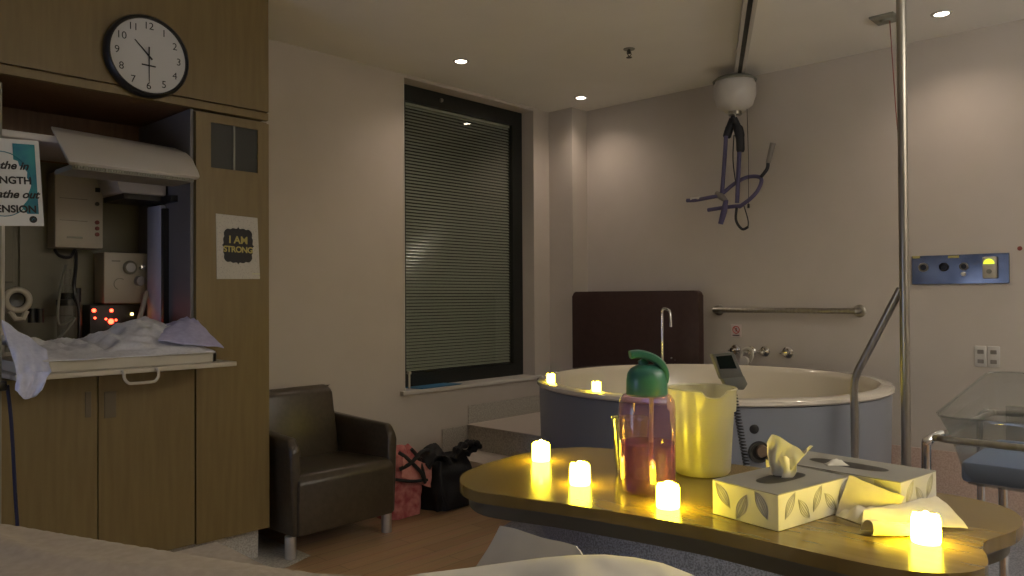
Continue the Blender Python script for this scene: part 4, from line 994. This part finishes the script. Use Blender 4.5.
# upright tissue
base = q1(.56, .56, .055)
def tis(u, v):
    # sheet gathered at the opening, rising to a peak at its left side
    xl, xr_ = -.012-.010*math.sin(v*1.5), .008+.042*v**1.2
    top = .070-.020*u-.012*math.exp(-((u-.78)/.10)**2)+.004*math.sin(u*8)
    top -= .012*max(0, .12-u)/.12
    y = (.007*math.sin(u*6+.6)+.003*math.sin(u*15))*(.35+.65*math.sin(v*PI*.8))+.004*nz(u*6, v*4, 3)
    return base+rv*(xl+(xr_-xl)*u)+fwd*(y-.010*v*u)+Vector((0, 0, v*top-.004))
def tis2(u, v):
    return base+rv*(-.006+.030*u*(.5+.5*v)+.004*math.sin(v*4))-fwd*(.012+.006*math.sin(u*6)*v)+Vector((0, 0, (.044-.016*abs(u-.4)-.010*u)*v-.004))
tag(B().sheet(tis, 40, 20, .0008).sheet(tis2, 16, 12, .0008).make('tissue', 'tissue'), 'white tissue sticking up out of the nearer box', 'tissue')
b2_ = q2(.38, .55, .055)
tag(B().sheet(lambda u, v: b2_+rv*((u-.5)*.036)+fwd*((v-.5)*.02)+Vector((0, 0, .009*math.sin(u*PI)*math.sin(v*PI)*(1+.4*nz(u*6, v*4))+.001)), 14, 8, .0006).make('tissue', 'tissue'), 'low tissue barely showing from the back box', 'tissue')

# napkins
def bil(p00, p10, p01, p11, fn=None, dz=0):
    def f(u, v):
        p = p00*(1-u)*(1-v)+p10*u*(1-v)+p01*(1-u)*v+p11*u*v
        return p+(fn(u, v) if fn else Vector((0, 0, 0)))
    return f
# sheet leaning on the back box, long slanting top edge
tA = ax(849, 475, 1.275); tB = az(905, 497, .985); bA = az(836, 514, T+.003); bB = az(896, 513, T+.006)
tag(B().sheet(bil(bA, bB, tA, tB, lambda u, v: fwd*(-.006*math.sin(u*PI)*math.sin(v*PI))+Vector((0, 0, .002*nz(u*5, v*5)))), 22, 18, .0012).make('paper_towel', 'napkin'), 'folded paper towel leaning against the back tissue box', 'paper towel')
n1, n2, n3, n4 = az(862, 522, T+.010), az(968, 528, T+.003), az(866, 510, T+.018), az(936, 496, T+.022)
tag(B().sheet(bil(n1, n2, n3, n4, lambda u, v: Vector((0, 0, .010*math.sin(v*PI)*(1-u*.5)+.003*nz(u*6, v*4, 2)))), 26, 14, .0012).make('paper_towel', 'napkin'), 'flat paper towel on the table with its point behind the right candle', 'paper towel')
r0, r1 = az(872, 536, T+.002), az(940, 536, T+.002)
def roll(u, v):
    p = r0.lerp(r1, u); a = v*PI*1.25-.35
    k = 1-.25*u
    return p+fwd*(.014-.014*math.cos(a))*k+Vector((0, 0, max(.0005, .017*math.sin(a)*k+.002+.001*math.sin(u*11))))+rv*(.004*math.sin(v*5))
tag(B().sheet(roll, 24, 16, .0012).make('paper_towel', 'napkin'), 'rolled paper towel edge on the table just left of the right candle', 'paper towel')
tag(B().sheet(bil(az(835, 515, T+.001), az(866, 526, T+.001), az(846, 500, T+.012), az(880, 508, T+.016), lambda u, v: Vector((0, 0, .006*abs(math.sin(u*9))*math.sin(v*PI)+.004*math.sin(v*PI)))), 24, 10, .0012).make('paper_towel', 'napkin'), 'crumpled paper towel edge touching the right side of the front tissue box', 'paper towel')

# ================================================================== BED
bd = thing('hospital_bed', (.3, .5, 0), 'hospital bed under pale bedding in the foreground', 'bed')
B().box((-.35, -.95, .46), (.90, 1.80, .66), .05, 3).make('mattress', 'bluematt', bd)
B().box((-.32, -.95, .34), (.86, 1.78, .455), .01).make('bed_frame', 'cream', bd)
for x in (-.25, .78):
    for y in (-.8, 1.65):
        B().box((x-.025, y-.025, .09), (x+.025, y+.025, .345), .005).lathe([(.015, .0), (.04, .02), (.045, .05), (.04, .08), (.02, .09)], (x, y, 0), 16).make('leg', 'steel', bd)
def xr(y): return .606+(.987-y)*.375+.012
def sm(a, b_, x): x = max(0, min(1, (x-a)/(b_-a))); return x*x*(3-2*x)
def blanket(u, v):
    x = -.36+1.30*u; y = -.62+2.50*v
    d = x-xr(max(y, .2)); 
    zp = .902-.06*sm(.9, .3, y)-.03*sm(.5, -.4, x)
    z = zp if d < 0 else .685+(zp-.685)*math.exp(-(d/.10)**2)
    z += .006*nz(x*3, y*3)+.010*math.exp(-((d+.05+.05*math.sin(y*6))/.018)**2)*(1 if d < .05 else 0)
    if y > 1.5: z -= .0
    if y < -.2: z -= .10*sm(-.2, -.6, y)
    if u > .985 or u < .015: z = min(z, .60)
    return (x, y, max(z, .50))
tag(B().sheet(blanket, 110, 150, .006).make('blanket', 'blanket'), 'beige blanket mounded over the bed in the lower left foreground', 'blanket')
# white sheet fold standing at the bed's far side
sA, sB, sC = ax(501, 526, .975), ax(577, 546, .965), ax(588, 562, .955)
def fold(u, v):
    # u along the crest, v down to the mattress
    tops = [sA, sA.lerp(sB, .5), sB, sB.lerp(sC, .5), sC]
    k = u*(len(tops)-1); i = min(int(k), len(tops)-2); p = tops[i].lerp(tops[i+1], k-i)
    q = Vector((p.x-.10-.03*math.sin(u*5), p.y+.085-.05*u, .70))
    r_ = p.lerp(q, v)
    r_.z = p.z+(q.z-p.z)*v**.9
    return r_+Vector((-.006*math.sin(u*7)*math.sin(v*PI), 0, .003*nz(u*5, v*5)))
tag(B().sheet(fold, 40, 24, .003).make('bed_sheet', 'sheet'), 'white sheet folded up to a peak between the bed and table', 'sheet')
crest = [(380, 584), (420, 576.5), (470, 570.5), (510, 565), (545, 560.5), (575, 558), (605, 557.5), (635, 560.5), (662, 566), (688, 576), (720, 590)]
def hem(u, v):
    k = u*(len(crest)-1); i = min(int(k), len(crest)-2); f__ = k-i
    px = crest[i][0]*(1-f__)+crest[i+1][0]*f__; py = crest[i][1]*(1-f__)+crest[i+1][1]*f__
    c0_ = Vector((.74, .90, 0)).lerp(Vector((.93, .52, 0)), u)
    d = _ray(px, py); s_ = (c0_.x*fwd.x+c0_.y*fwd.y)/(d.x*fwd.x+d.y*fwd.y); p = CAM+d*s_
    a = v*PI
    wr = .007*abs(math.sin(u*7+v*2.2))**2*math.sin(a)-.006*abs(math.sin(u*11-v*4))**6+.007*nz(u*8, v*5, 1)
    if v < .35: off = (.35-v)/.35; return p+fwd*(.05*off)+Vector((0, 0, -.16*off**1.5))
    off = (v-.35)/.65
    return p-fwd*(.26*off)+Vector((0, 0, -.012*off-.035*off**2+wr*min(1, off*4)))
tag(B().sheet(hem, 60, 30, .005).make('top_sheet', 'sheet'), 'yellow-lit edge of the top sheet in the bottom centre foreground', 'sheet')

bpy.context.view_layer.update()
